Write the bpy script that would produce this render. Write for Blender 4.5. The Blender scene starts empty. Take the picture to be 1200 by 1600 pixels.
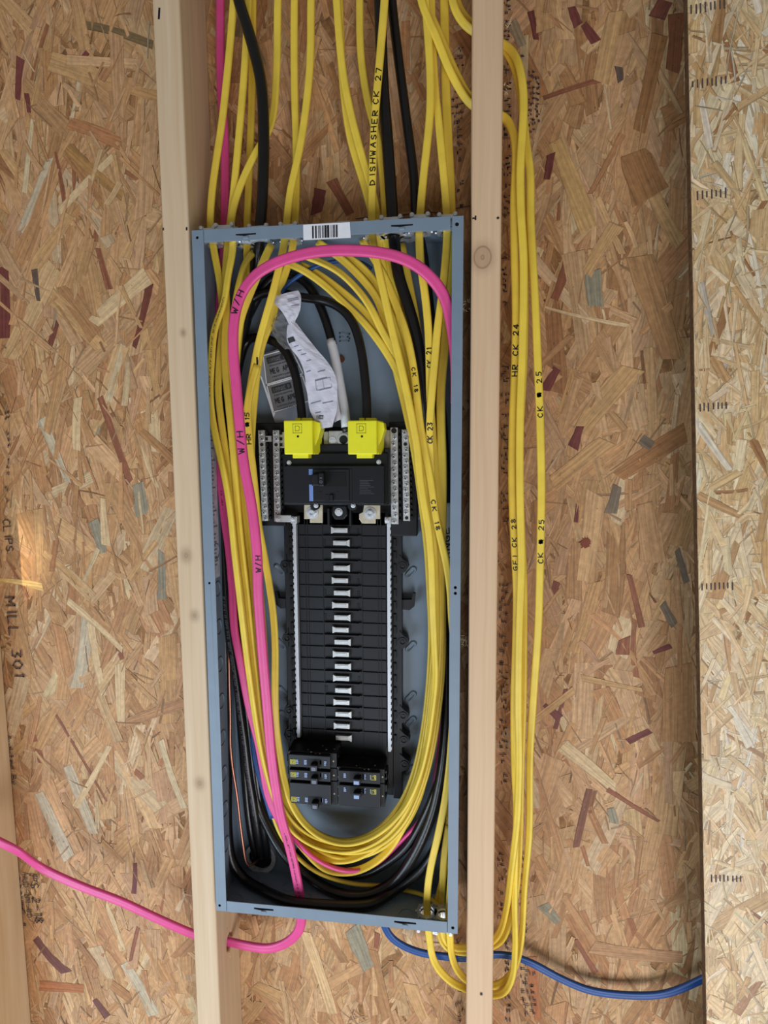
import bpy, bmesh, math, random
import numpy as np
from mathutils import Vector, Matrix

# ------------------------------------------------------------------ camera, world, lights, exposure
S = bpy.context.scene
COL = S.collection
FPX = 930.0                                     # focal length in pixels for a 1200 x 1600 frame
PITCH, YAW, ROLL = -0.1018, 0.1274, 0.0049
CAM = Vector((0.1791, -0.7934, 0.1964))
ROT = Matrix.Rotation(YAW, 3, 'Z') @ Matrix.Rotation(PITCH, 3, 'X') @ Matrix.Rotation(ROLL, 3, 'Y')
cd = bpy.data.cameras.new('camera')
cd.sensor_fit = 'VERTICAL'; cd.sensor_height = 36.0; cd.lens = FPX * 36.0 / 1600.0
cd.clip_start = 0.01
cam = bpy.data.objects.new('camera', cd); COL.objects.link(cam)
rx, fw, up = ROT.col[0], ROT.col[1], ROT.col[2]
cam.matrix_world = Matrix.Translation(CAM) @ Matrix((rx, up, -fw)).transposed().to_4x4()
S.camera = cam

W = bpy.data.worlds.new('world'); S.world = W; W.use_nodes = True
bg = W.node_tree.nodes['Background']
bg.inputs[0].default_value = (1.0, 0.92, 0.82, 1); bg.inputs[1].default_value = 0.17

def area(name, loc, target, sx, sy, power, color):
    l = bpy.data.lights.new(name, 'AREA'); l.shape = 'RECTANGLE'; l.size = sx; l.size_y = sy
    l.energy = power; l.color = color
    o = bpy.data.objects.new(name, l); COL.objects.link(o); o.location = loc
    o.rotation_euler = (Vector(target) - Vector(loc)).to_track_quat('-Z', 'Y').to_euler()
    return o
area('doorway_daylight', (0.80, -1.85, -1.40), (0.0, 0.0, -0.25), 1.3, 1.3, 30, (0.97, 0.97, 1.0))
area('window_daylight', (-1.25, -1.55, -1.25), (-0.1, 0.0, -0.25), 1.3, 1.3, 29, (0.70, 0.85, 1.0))
def spot(name, loc, target, power, deg, color, blend=0.6, r=0.01):
    l = bpy.data.lights.new(name, 'SPOT'); l.energy = power; l.spot_size = math.radians(deg); l.spot_blend = blend
    l.color = color; l.shadow_soft_size = r
    o = bpy.data.objects.new(name, l); COL.objects.link(o); o.location = loc
    o.rotation_euler = (Vector(target) - Vector(loc)).to_track_quat('-Z', 'Y').to_euler()
spot('sun_gap', (-1.5, -1.7, 0.45), (-0.592, 0.098, 0.03), 210, 5.5, (1.0, 0.80, 0.52), 1.0, 0.02)

S.view_settings.view_transform = 'Standard'; S.view_settings.look = 'None'
S.view_settings.gamma = 1.0; S.view_settings.use_curve_mapping = False
S.view_settings.exposure = 0.12

# ------------------------------------------------------------------ helpers
R = random.Random(7)
NR = np.random.default_rng(11)
WALL = 0.098                                     # the sheathing plane; panel rim is y = 0, studs' front y = STUD
STUD = 0.009

def P(u, v, y):
    """world point of photo pixel (u, v) at depth y behind the rim of the panel"""
    d = ROT @ Vector(((u - 600.0) / FPX, 1.0, -(v - 800.0) / FPX))
    return CAM + d * ((y - CAM.y) / d.y)

def srgb(r, g, b):
    f = lambda c: ((c / 255.0) / 12.92 if c <= 10 else ((c / 255.0 + 0.055) / 1.055) ** 2.4)
    return (f(r), f(g), f(b), 1.0)

def material(name, color, rough=0.5, metal=0.0, var=0.0, vscale=60.0, bump=0.0, bscale=300.0, spec=0.5, coat=0.0):
    m = bpy.data.materials.new(name); m.use_nodes = True
    nt = m.node_tree; b = nt.nodes['Principled BSDF']
    b.inputs['Base Color'].default_value = color
    b.inputs['Roughness'].default_value = rough; b.inputs['Metallic'].default_value = metal
    b.inputs['Specular IOR Level'].default_value = spec
    b.inputs['Coat Weight'].default_value = coat
    tc = nt.nodes.new('ShaderNodeTexCoord')
    if var > 0:
        n = nt.nodes.new('ShaderNodeTexNoise'); n.inputs['Scale'].default_value = vscale; n.inputs['Detail'].default_value = 4
        nt.links.new(tc.outputs['Object'], n.inputs['Vector'])
        mp = nt.nodes.new('ShaderNodeMapRange'); mp.inputs['To Min'].default_value = 1 - var; mp.inputs['To Max'].default_value = 1 + var
        mp.inputs['From Min'].default_value = 0.3; mp.inputs['From Max'].default_value = 0.7
        nt.links.new(n.outputs['Fac'], mp.inputs['Value'])
        mx = nt.nodes.new('ShaderNodeVectorMath'); mx.operation = 'SCALE'; mx.inputs[0].default_value = color[:3]
        nt.links.new(mp.outputs['Result'], mx.inputs['Scale']); nt.links.new(mx.outputs['Vector'], b.inputs['Base Color'])
    if bump > 0:
        n = nt.nodes.new('ShaderNodeTexNoise'); n.inputs['Scale'].default_value = bscale; n.inputs['Detail'].default_value = 3
        nt.links.new(tc.outputs['Object'], n.inputs['Vector'])
        bp = nt.nodes.new('ShaderNodeBump'); bp.inputs['Strength'].default_value = bump; bp.inputs['Distance'].default_value = 0.001
        nt.links.new(n.outputs['Fac'], bp.inputs['Height']); nt.links.new(bp.outputs['Normal'], b.inputs['Normal'])
    return m

def tag(o, label=None, cat=None, group=None, kind=None):
    if label: o['label'] = label
    if cat: o['category'] = cat
    if group: o['group'] = group
    if kind: o['kind'] = kind
    return o

def link(name, me, mats=None, parent=None):
    """link a mesh whose vertices are in world space: origin moves to its centre, then parent keeps it in place"""
    if mats is not None:
        for m in (mats if isinstance(mats, (list, tuple)) else [mats]): me.materials.append(m)
    n = len(me.vertices); co = np.empty(n * 3, np.float32); me.vertices.foreach_get('co', co); co = co.reshape(-1, 3)
    c = (co.min(0) + co.max(0)) / 2; co -= c
    me.vertices.foreach_set('co', co.ravel()); me.update()
    o = bpy.data.objects.new(name, me); COL.objects.link(o)
    o.matrix_world = Matrix.Translation(Vector([float(k) for k in c]))
    if parent is not None: adopt(o, parent)
    return o

def wloc(o):
    return (wloc(o.parent) if o.parent else Vector((0, 0, 0))) + Vector(o.location)

def adopt(o, parent):
    loc = Vector(o.location); o.parent = parent; o.location = loc - wloc(parent)

def build(name, bm, mats, parent=None, smooth=False):
    bmesh.ops.recalc_face_normals(bm, faces=bm.faces)
    me = bpy.data.meshes.new(name); bm.to_mesh(me); bm.free()
    if smooth:
        me.polygons.foreach_set('use_smooth', [True] * len(me.polygons))
    return link(name, me, mats, parent)

def empty(name, loc, label, cat, group=None):
    o = bpy.data.objects.new(name, None); COL.objects.link(o); o.location = loc; o.empty_display_size = 0.02
    return tag(o, label, cat, group)

def copyobj(o, loc, parent=None):
    c = o.copy(); COL.objects.link(c); c.parent = None; c.location = loc
    if parent: adopt(c, parent)
    return c

def box(bm, x0, x1, y0, y1, z0, z1, bev=0.0, seg=2, mi=0):
    vs = [bm.verts.new((x, y, z)) for x in (min(x0, x1), max(x0, x1)) for y in (min(y0, y1), max(y0, y1)) for z in (min(z0, z1), max(z0, z1))]
    idx = [(0, 1, 3, 2), (4, 6, 7, 5), (0, 4, 5, 1), (2, 3, 7, 6), (0, 2, 6, 4), (1, 5, 7, 3)]
    fs = [bm.faces.new([vs[i] for i in f]) for f in idx]
    for f in fs: f.material_index = mi
    if bev > 0:
        es = list({e for f in fs for e in f.edges})
        r = bmesh.ops.bevel(bm, geom=es, offset=bev, segments=seg, profile=0.5, affect='EDGES')
        for f in r['faces']: f.material_index = mi
    return vs

def boxpx(bm, u0, v0, u1, v1, yf, yb, bev=0.0, mi=0):
    a = P(u0, v0, yf); b = P(u1, v1, yf)
    return box(bm, a.x, b.x, yf, yb, b.z, a.z, bev, 2, mi)

def cyl(bm, c, axis, r, h, n=16, r2=None, mi=0):
    """cylinder from point c along axis (unit) by h"""
    axis = Vector(axis).normalized()
    q = axis.to_track_quat('Z', 'Y').to_matrix()
    a = []; b = []
    r2 = r if r2 is None else r2
    for i in range(n):
        t = 2 * math.pi * i / n
        d = q @ Vector((math.cos(t), math.sin(t), 0))
        a.append(bm.verts.new(Vector(c) + d * r)); b.append(bm.verts.new(Vector(c) + d * r2 + axis * h))
    fs = [bm.faces.new(a[::-1]), bm.faces.new(b)]
    for i in range(n): fs.append(bm.faces.new((a[i], a[(i + 1) % n], b[(i + 1) % n], b[i])))
    for f in fs: f.material_index = mi

def ring(bm, c, axis, r0, r1, h, n=20, a0=0.0, a1=2 * math.pi):
    axis = Vector(axis).normalized(); q = axis.to_track_quat('Z', 'Y').to_matrix()
    full = abs(a1 - a0 - 2 * math.pi) < 1e-6
    m = n if full else n + 1
    L = []
    for i in range(m):
        t = a0 + (a1 - a0) * i / n
        d = q @ Vector((math.cos(t), math.sin(t), 0))
        L.append([bm.verts.new(Vector(c) + d * r0), bm.verts.new(Vector(c) + d * r1),
                  bm.verts.new(Vector(c) + d * r1 + axis * h), bm.verts.new(Vector(c) + d * r0 + axis * h)])
    for i in range(n):
        A, B = L[i], L[(i + 1) % m]
        for k in range(4): bm.faces.new((A[k], A[(k + 1) % 4], B[(k + 1) % 4], B[k]))
    if not full:
        bm.faces.new(L[0]); bm.faces.new(L[-1][::-1])

def circ(cx, cy, r, n=14, ry=None):
    ry = r if ry is None else ry
    return [(cx + r * math.cos(2 * math.pi * i / n), cy + ry * math.sin(2 * math.pi * i / n)) for i in range(n)]

def plate(outline, holes, to3, thick):
    """flat plate with holes: 2D loops -> to3(a, b) -> extruded along the vector thick"""
    bm = bmesh.new(); edges = []
    for lp in [outline] + list(holes):
        vs = [bm.verts.new(to3(a, b)) for a, b in lp]
        for i in range(len(vs)): edges.append(bm.edges.new((vs[i], vs[(i + 1) % len(vs)])))
    bmesh.ops.triangle_fill(bm, use_beauty=True, use_dissolve=False, edges=edges)
    r = bmesh.ops.extrude_face_region(bm, geom=list(bm.faces))
    bmesh.ops.translate(bm, vec=Vector(thick), verts=[g for g in r['geom'] if isinstance(g, bmesh.types.BMVert)])
    return bm

def prism(bm, pts, yf, yb):
    """polygon in (x, z) extruded from yf to yb"""
    a = [bm.verts.new((x, yf, z)) for x, z in pts]; b = [bm.verts.new((x, yb, z)) for x, z in pts]
    bm.faces.new(a); bm.faces.new(b[::-1])
    for i in range(len(a)): bm.faces.new((a[i], b[i], b[(i + 1) % len(a)], a[(i + 1) % len(a)]))

def bevmod(o, w, seg=2, ang=40):
    m = o.modifiers.new('bevel', 'BEVEL'); m.width = w; m.segments = seg; m.limit_method = 'ANGLE'; m.angle_limit = math.radians(ang)

# ------------------------------------------------------------------ materials
M = {}
M['steel'] = material('grey_painted_steel', srgb(124, 141, 158), 0.42, 0, 0.05, 30, 0.05, 900)
M['hole'] = material('dark_hole', (0.004, 0.004, 0.005, 1), 0.8)
M['yellow'] = material('yellow_cable_jacket', srgb(242, 210, 76), 0.42, 0, 0.07, 40, 0.12, 500)
M['pink'] = material('pink_cable_jacket', srgb(228, 80, 148), 0.40, 0, 0.06, 40, 0.12, 400)
M['black_jacket'] = material('black_cable_jacket', srgb(17, 17, 20), 0.30, 0, 0.2, 60, 0.18, 250, 0.5)
M['blue'] = material('blue_cable_jacket', srgb(30, 76, 142), 0.42, 0, 0.06, 40, 0.1, 400)
M['copper'] = material('bare_copper', srgb(196, 136, 114), 0.42, 1.0, 0.1, 60)
M['whitetape'] = material('white_tape', srgb(235, 238, 245), 0.45, 0, 0.04, 80, 0.15, 200)
M['black'] = material('black_moulded_plastic', srgb(19, 21, 26), 0.46, 0, 0.08, 80, 0.06, 900, 0.35)
M['black_dark'] = material('dark_black_plastic', srgb(11, 12, 14), 0.5, spec=0.3)
M['black_gloss'] = material('black_breaker_face', srgb(25, 27, 33), 0.38, 0, 0.06, 60, spec=0.35)
M['zinc'] = material('zinc_plated_steel', srgb(232, 238, 246), 0.30, 0.6, 0.12, 200)
M['alu'] = material('tin_plated_bar', srgb(196, 198, 198), 0.42, 0.6, 0.1, 120, 0.1, 500)
M['brassy'] = material('plated_lug', srgb(212, 202, 178), 0.40, 0.55, 0.12, 120)
M['white_rail'] = material('pale_plated_rail', srgb(206, 212, 220), 0.42, 0.35, 0.05, 60)
M['lugyellow'] = material('bright_yellow_plastic', srgb(238, 234, 40), 0.45, 0, 0.03, 50)
M['lugmark'] = material('yellow_plastic_groove', srgb(176, 172, 26), 0.5)
M['paper'] = material('white_paper', srgb(208, 207, 220), 0.7, 0, 0.04, 30, 0.2, 120)
M['ink'] = material('black_marker_ink', (0.008, 0.008, 0.010, 1), 0.5)
M['greyink'] = material('grey_print_ink', srgb(120, 124, 140), 0.7)
M['stamp'] = material('stamp_ink', srgb(78, 66, 66), 0.8)
M['labelgrey'] = material('grey_sticker', srgb(126, 128, 132), 0.4)
M['labeldark'] = material('dark_sticker_print', srgb(52, 54, 60), 0.45)
M['sidelabel'] = material('pale_sticker', srgb(196, 204, 216), 0.5, 0, 0.2, 120)
M['printwhite'] = material('pale_blue_print', srgb(150, 172, 214), 0.5)
M['bluetape'] = material('blue_printed_stripe', srgb(112, 142, 205), 0.45)
M['qyellow'] = material('yellow_print', srgb(205, 196, 52), 0.5)
M['splinter'] = material('raw_wood_splinter', srgb(226, 206, 170), 0.8)
M['rust'] = material('bronze_screw', srgb(140, 90, 60), 0.4, 0.8)

def speck_material():
    m = material('dusty_black_plastic', srgb(20, 20, 23), 0.45, spec=0.3)
    nt = m.node_tree; b = nt.nodes['Principled BSDF']
    tc = nt.nodes.new('ShaderNodeTexCoord')
    v = nt.nodes.new('ShaderNodeTexVoronoi'); v.inputs['Scale'].default_value = 150
    n = nt.nodes.new('ShaderNodeTexNoise'); n.inputs['Scale'].default_value = 45
    nt.links.new(tc.outputs['Object'], v.inputs['Vector']); nt.links.new(tc.outputs['Object'], n.inputs['Vector'])
    mu = nt.nodes.new('ShaderNodeMath'); mu.operation = 'MULTIPLY'; mu.inputs[1].default_value = 0.32
    nt.links.new(n.outputs['Fac'], mu.inputs[0])
    lt = nt.nodes.new('ShaderNodeMath'); lt.operation = 'LESS_THAN'
    nt.links.new(v.outputs['Distance'], lt.inputs[0]); nt.links.new(mu.outputs[0], lt.inputs[1])
    sep = nt.nodes.new('ShaderNodeSeparateColor'); nt.links.new(v.outputs['Color'], sep.inputs[0])
    g2 = nt.nodes.new('ShaderNodeMath'); g2.operation = 'GREATER_THAN'; g2.inputs[1].default_value = 0.72
    nt.links.new(sep.outputs[0], g2.inputs[0])
    m2 = nt.nodes.new('ShaderNodeMath'); m2.operation = 'MULTIPLY'
    nt.links.new(lt.outputs[0], m2.inputs[0]); nt.links.new(g2.outputs[0], m2.inputs[1])
    mx = nt.nodes.new('ShaderNodeMix'); mx.data_type = 'RGBA'
    mx.inputs[6].default_value = srgb(18, 18, 21); mx.inputs[7].default_value = srgb(190, 180, 160)
    nt.links.new(m2.outputs[0], mx.inputs[0]); nt.links.new(mx.outputs[2], b.inputs['Base Color'])
    return m
M['dusty'] = speck_material()

def flake_material(name, rough, bump, dark=0.45):
    """colour per strand from the 'tint' attribute, grain along the strand's UV"""
    m = bpy.data.materials.new(name); m.use_nodes = True; nt = m.node_tree; b = nt.nodes['Principled BSDF']
    b.inputs['Roughness'].default_value = rough
    at = nt.nodes.new('ShaderNodeAttribute'); at.attribute_name = 'tint'
    uv = nt.nodes.new('ShaderNodeUVMap'); uv.uv_map = 'grain'
    mp = nt.nodes.new('ShaderNodeMapping'); mp.inputs['Scale'].default_value = (12, 330, 1)
    nt.links.new(uv.outputs['UV'], mp.inputs['Vector'])
    n = nt.nodes.new('ShaderNodeTexNoise'); n.inputs['Scale'].default_value = 1.0; n.inputs['Detail'].default_value = 5; n.inputs['Roughness'].default_value = 0.6
    nt.links.new(mp.outputs['Vector'], n.inputs['Vector'])
    n2 = nt.nodes.new('ShaderNodeTexNoise'); n2.inputs['Scale'].default_value = 130; n2.inputs['Detail'].default_value = 3
    nt.links.new(uv.outputs['UV'], n2.inputs['Vector'])
    r1 = nt.nodes.new('ShaderNodeMapRange'); r1.inputs['From Min'].default_value = 0.28; r1.inputs['From Max'].default_value = 0.66
    r1.inputs['To Min'].default_value = 0.60; r1.inputs['To Max'].default_value = 1.18
    nt.links.new(n.outputs['Fac'], r1.inputs['Value'])
    r2 = nt.nodes.new('ShaderNodeMapRange'); r2.inputs['From Min'].default_value = 0.3; r2.inputs['From Max'].default_value = 0.7
    r2.inputs['To Min'].default_value = 0.84; r2.inputs['To Max'].default_value = 1.12
    nt.links.new(n2.outputs['Fac'], r2.inputs['Value'])
    # resin specks
    v = nt.nodes.new('ShaderNodeTexNoise'); v.inputs['Scale'].default_value = 260; v.inputs['Detail'].default_value = 2
    nt.links.new(uv.outputs['UV'], v.inputs['Vector'])
    r3 = nt.nodes.new('ShaderNodeMapRange'); r3.inputs['From Min'].default_value = 0.66; r3.inputs['From Max'].default_value = 0.74
    r3.inputs['To Min'].default_value = 1.0; r3.inputs['To Max'].default_value = 0.45
    nt.links.new(v.outputs['Fac'], r3.inputs['Value'])
    # shadow line painted along the strand's own edges, for the cracks between strands
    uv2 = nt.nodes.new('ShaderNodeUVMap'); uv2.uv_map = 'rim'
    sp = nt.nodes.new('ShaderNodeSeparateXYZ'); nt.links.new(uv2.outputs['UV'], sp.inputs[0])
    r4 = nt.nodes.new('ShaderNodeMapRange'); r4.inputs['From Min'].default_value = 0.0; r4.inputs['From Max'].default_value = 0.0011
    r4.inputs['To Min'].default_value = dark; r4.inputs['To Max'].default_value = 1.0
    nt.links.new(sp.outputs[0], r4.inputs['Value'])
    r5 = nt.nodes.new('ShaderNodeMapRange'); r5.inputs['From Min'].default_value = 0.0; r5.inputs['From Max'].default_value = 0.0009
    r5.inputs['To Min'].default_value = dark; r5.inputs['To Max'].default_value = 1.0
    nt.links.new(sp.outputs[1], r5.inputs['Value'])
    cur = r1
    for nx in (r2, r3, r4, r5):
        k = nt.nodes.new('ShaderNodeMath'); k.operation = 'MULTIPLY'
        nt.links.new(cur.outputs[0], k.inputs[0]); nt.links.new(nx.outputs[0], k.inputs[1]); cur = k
    sc = nt.nodes.new('ShaderNodeVectorMath'); sc.operation = 'SCALE'
    nt.links.new(at.outputs['Color'], sc.inputs[0]); nt.links.new(cur.outputs[0], sc.inputs['Scale'])
    nt.links.new(sc.outputs['Vector'], b.inputs['Base Color'])
    bp = nt.nodes.new('ShaderNodeBump'); bp.inputs['Strength'].default_value = bump; bp.inputs['Distance'].default_value = 0.0006
    nt.links.new(n.outputs['Fac'], bp.inputs['Height']); nt.links.new(bp.outputs['Normal'], b.inputs['Normal'])
    return m
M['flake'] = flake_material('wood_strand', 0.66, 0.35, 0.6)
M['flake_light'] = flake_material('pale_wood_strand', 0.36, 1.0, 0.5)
M['osb_core'] = material('board_core', srgb(150, 108, 66), 0.8, 0, 0.35, 120, 0.5, 300)
M['osb_edge'] = material('board_cut_edge', srgb(96, 70, 44), 0.85, 0, 0.4, 160, 0.6, 300)

def wood_material(name, c1, c2, knots, grain=150.0, soft=False):
    m = bpy.data.materials.new(name); m.use_nodes = True; nt = m.node_tree; b = nt.nodes['Principled BSDF']
    b.inputs['Roughness'].default_value = 0.66
    ge = nt.nodes.new('ShaderNodeNewGeometry')
    wob = nt.nodes.new('ShaderNodeTexNoise'); wob.inputs['Scale'].default_value = 2.6; wob.inputs['Detail'].default_value = 2
    nt.links.new(ge.outputs['Position'], wob.inputs['Vector'])
    ws = nt.nodes.new('ShaderNodeVectorMath'); ws.operation = 'SCALE'; ws.inputs['Scale'].default_value = 0.02
    nt.links.new(wob.outputs['Color'], ws.inputs[0])
    ad = nt.nodes.new('ShaderNodeVectorMath'); ad.operation = 'ADD'
    nt.links.new(ge.outputs['Position'], ad.inputs[0]); nt.links.new(ws.outputs['Vector'], ad.inputs[1])
    mp = nt.nodes.new('ShaderNodeMapping'); mp.inputs['Scale'].default_value = (grain, grain, 3.0)
    nt.links.new(ad.outputs['Vector'], mp.inputs['Vector'])
    n = nt.nodes.new('ShaderNodeTexNoise'); n.inputs['Scale'].default_value = 1.0; n.inputs['Detail'].default_value = 6; n.inputs['Roughness'].default_value = 0.6
    nt.links.new(mp.outputs['Vector'], n.inputs['Vector'])
    rp = nt.nodes.new('ShaderNodeMapRange'); rp.inputs['From Min'].default_value = 0.3; rp.inputs['From Max'].default_value = 0.7
    nt.links.new(n.outputs['Fac'], rp.inputs['Value'])
    mx = nt.nodes.new('ShaderNodeMix'); mx.data_type = 'RGBA'; mx.inputs[6].default_value = c1; mx.inputs[7].default_value = c2
    nt.links.new(rp.outputs[0], mx.inputs[0])
    cur = mx.outputs[2]
    for (kx, ky, kz, kr) in knots:
        df = nt.nodes.new('ShaderNodeVectorMath'); df.operation = 'SUBTRACT'; df.inputs[1].default_value = (kx, ky, kz)
        nt.links.new(ge.outputs['Position'], df.inputs[0])
        s2 = nt.nodes.new('ShaderNodeVectorMath'); s2.operation = 'MULTIPLY'; s2.inputs[1].default_value = (1, 1, 0.8)
        nt.links.new(df.outputs['Vector'], s2.inputs[0])
        ln = nt.nodes.new('ShaderNodeVectorMath'); ln.operation = 'LENGTH'; nt.links.new(s2.outputs['Vector'], ln.inputs[0])
        cr = nt.nodes.new('ShaderNodeValToRGB')
        e = cr.color_ramp.elements
        e[0].position = 0.0; e[0].color = (0.35, 0.35, 0.35, 1)
        e[1].position = 1.0; e[1].color = (0, 0, 0, 1)
        for p, c in (((0.12, .55), (0.3, .34), (0.45, .30), (0.6, .16), (0.8, 0.06)) if soft else ((0.08, 0.62), (0.16, 0.34), (0.42, 0.36), (0.48, 0.66), (0.56, 0.24), (0.8, 0.08))):
            q = e.new(p); q.color = (c, c, c, 1)
        dv = nt.nodes.new('ShaderNodeMath'); dv.operation = 'DIVIDE'; dv.inputs[1].default_value = kr * 2
        nt.links.new(ln.outputs['Value'], dv.inputs[0]); nt.links.new(dv.outputs[0], cr.inputs[0])
        k = nt.nodes.new('ShaderNodeMix'); k.data_type = 'RGBA'; k.inputs[7].default_value = srgb(108, 66, 38)
        nt.links.new(cr.outputs[0], k.inputs[0]); nt.links.new(cur, k.inputs[6]); cur = k.outputs[2]
    nt.links.new(cur, b.inputs['Base Color'])
    bp = nt.nodes.new('ShaderNodeBump'); bp.inputs['Strength'].default_value = 0.12; bp.inputs['Distance'].default_value = 0.001
    nt.links.new(n.outputs['Fac'], bp.inputs['Height']); nt.links.new(bp.outputs['Normal'], b.inputs['Normal'])
    return m

# ------------------------------------------------------------------ stroke lettering
G = {
 'A': [[(0, 0), (.5, 1), (1, 0)], [(.2, .4), (.8, .4)]], 'B': [[(0, 0), (0, 1), (.8, .9), (.8, .6), (0, .5), (.95, .4), (.9, .05), (0, 0)]],
 'C': [[(.95, .85), (.5, 1), (.08, .7), (.08, .3), (.5, 0), (.95, .15)]], 'D': [[(0, 0), (0, 1), (.7, .85), (.95, .5), (.7, .15), (0, 0)]],
 'E': [[(.9, 1), (0, 1), (0, 0), (.9, 0)], [(0, .5), (.7, .5)]], 'F': [[(.9, 1), (0, 1), (0, 0)], [(0, .5), (.7, .5)]],
 'G': [[(.95, .85), (.5, 1), (.08, .7), (.08, .3), (.5, 0), (.95, .2), (.95, .45), (.55, .45)]],
 'H': [[(0, 0), (0, 1)], [(1, 0), (1, 1)], [(0, .5), (1, .5)]], 'I': [[(.5, 0), (.5, 1)]],
 'K': [[(0, 0), (0, 1)], [(.95, 1), (0, .45), (.95, 0)]], 'L': [[(0, 1), (0, 0), (.9, 0)]],
 'M': [[(0, 0), (0, 1), (.5, .4), (1, 1), (1, 0)]], 'N': [[(0, 0), (0, 1), (1, 0), (1, 1)]],
 'O': [[(.5, 0), (.05, .3), (.05, .7), (.5, 1), (.95, .7), (.95, .3), (.5, 0)]], 'P': [[(0, 0), (0, 1), (.9, .9), (.9, .55), (0, .45)]],
 'Q': [[(.5, 0), (.05, .3), (.05, .7), (.5, 1), (.95, .7), (.95, .3), (.5, 0)], [(.6, .3), (1, 0)]],
 'R': [[(0, 0), (0, 1), (.9, .9), (.9, .55), (0, .45), (.95, 0)]], 'S': [[(.9, .85), (.5, 1), (.1, .8), (.2, .55), (.85, .4), (.9, .15), (.5, 0), (.05, .15)]],
 'T': [[(0, 1), (1, 1)], [(.5, 1), (.5, 0)]], 'U': [[(0, 1), (.05, .2), (.5, 0), (.95, .2), (1, 1)]], 'W': [[(0, 1), (.25, 0), (.5, .7), (.75, 0), (1, 1)]],
 'X': [[(0, 0), (1, 1)], [(0, 1), (1, 0)]], 'Y': [[(0, 1), (.5, .5), (1, 1)], [(.5, .5), (.5, 0)]],
 'V': [[(0, 1), (.5, 0), (1, 1)]], 'Z': [[(0, 1), (1, 1), (0, 0), (1, 0)]],
 '0': [[(.5, 0), (.05, .3), (.05, .7), (.5, 1), (.95, .7), (.95, .3), (.5, 0)]], '1': [[(.25, .8), (.5, 1), (.5, 0)]],
 '2': [[(.05, .8), (.4, 1), (.85, .85), (.75, .5), (.05, 0), (.95, .02)]], '3': [[(.1, 1), (.9, .95), (.45, .55), (.9, .35), (.7, .02), (.05, .08)]],
 '4': [[(.7, 0), (.7, 1), (.05, .35), (.98, .35)]], '5': [[(.9, 1), (.15, 1), (.1, .58), (.7, .6), (.9, .3), (.6, 0), (.05, .08)]],
 '7': [[(.05, .95), (.95, 1), (.35, 0)]], '8': [[(.5, .52), (.1, .8), (.5, 1), (.9, .8), (.5, .52), (.05, .2), (.5, 0), (.95, .2), (.5, .52)]],
 '9': [[(.9, .7), (.5, .5), (.1, .75), (.5, 1), (.9, .8), (.85, 0)]],
 '6': [[(.85, 1), (.2, .6), (.1, .2), (.5, 0), (.9, .25), (.5, .5), (.12, .3)]],
 '/': [[(.1, -.1), (.9, 1.1)]], '-': [[(.1, .5), (.9, .5)]], ' ': [], '.': [[(.4, 0), (.6, 0)]],
 'u': [[(0, .6), (.05, .1), (.5, 0), (.9, .2)], [(.9, .6), (.9, 0)]], 'd': [[(.9, 1), (.9, 0), (.3, 0), (.05, .3), (.3, .6), (.9, .55)]],
 'i': [[(.5, 0), (.5, .6)], [(.48, .85), (.52, .85)]], 't': [[(.45, 1), (.45, .1), (.8, 0)], [(.1, .65), (.8, .65)]],
 'e': [[(.1, .3), (.9, .32), (.7, .6), (.2, .55), (.08, .2), (.4, 0), (.9, .1)]], 'y': [[(0, .6), (.5, 0)], [(.95, .6), (.3, -.35)]],
 '#': [[(.1, .2), (.9, .9), (.2, .9), (.9, .3), (.1, .5), (.8, .6), (.1, .8), (.9, .1), (.3, .3), (.6, .8), (.1, .3)], [(.0, .6), (1, .4), (.1, .7), (1, .7), (.2, .1)]],
}
def strokes(text, h, w=None, gap=None, jit=0.05, seed=1):
    """polyline list in (along, up) metres; returns (lines, total length)"""
    rr = random.Random(seed); w = w or h * 0.62; gap = gap or w * 0.42
    out = []; x = 0.0
    for ch in text:
        dy = rr.uniform(-1, 1) * jit * h; sl = rr.uniform(-1, 1) * jit * 2
        for ln in G.get(ch, []):
            out.append([(x + (a + sl * b) * w, b * h + dy + rr.uniform(-1, 1) * jit * h * 0.6) for a, b in ln])
        x += (w * 0.55 if ch in 'I1i.' else w) + gap
    return out, x - gap

def ribbons(lines, lw, fn, step=0.004):
    """quads of width lw along polylines, mapped by fn(a, b) -> Vector"""
    vs = []; fs = []
    for ln in lines:
        for (a0, b0), (a1, b1) in zip(ln[:-1], ln[1:]):
            L = math.hypot(a1 - a0, b1 - b0)
            if L < 1e-7: continue
            dx, dy = (a1 - a0) / L, (b1 - b0) / L
            e = lw * 0.35; n = max(1, int(L / step))
            base = len(vs)
            for i in range(n + 1):
                t = -e + (L + 2 * e) * i / n
                for s in (-1, 1):
                    vs.append(fn(a0 + dx * t - dy * s * lw / 2, b0 + dy * t + dx * s * lw / 2))
            for i in range(n): k = base + i * 2; fs.append((k, k + 1, k + 3, k + 2))
    return vs, fs

def mesh_obj(name, vs, fs, mat, parent=None):
    me = bpy.data.meshes.new(name); me.from_pydata([tuple(v) for v in vs], [], fs); me.update()
    return link(name, me, mat, parent)

def flat_text(name, text, u, v, y, h, ang, mat, parent, lw=None, jit=0.03, w=None, seed=1):
    """text on a vertical plane y; starts at pixel (u, v), ang = reading direction in degrees (0 right, -90 down, 90 up)"""
    o = P(u, v, y); c, s = math.cos(math.radians(ang)), math.sin(math.radians(ang))
    lines, _ = strokes(text, h, w, None, jit, seed)
    vs, fs = ribbons(lines, lw or h * 0.11, lambda a, b: Vector((o.x + a * c - b * s, y, o.z + a * s + b * c)), 1.0)
    return mesh_obj(name, vs, fs, mat, parent)

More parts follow.
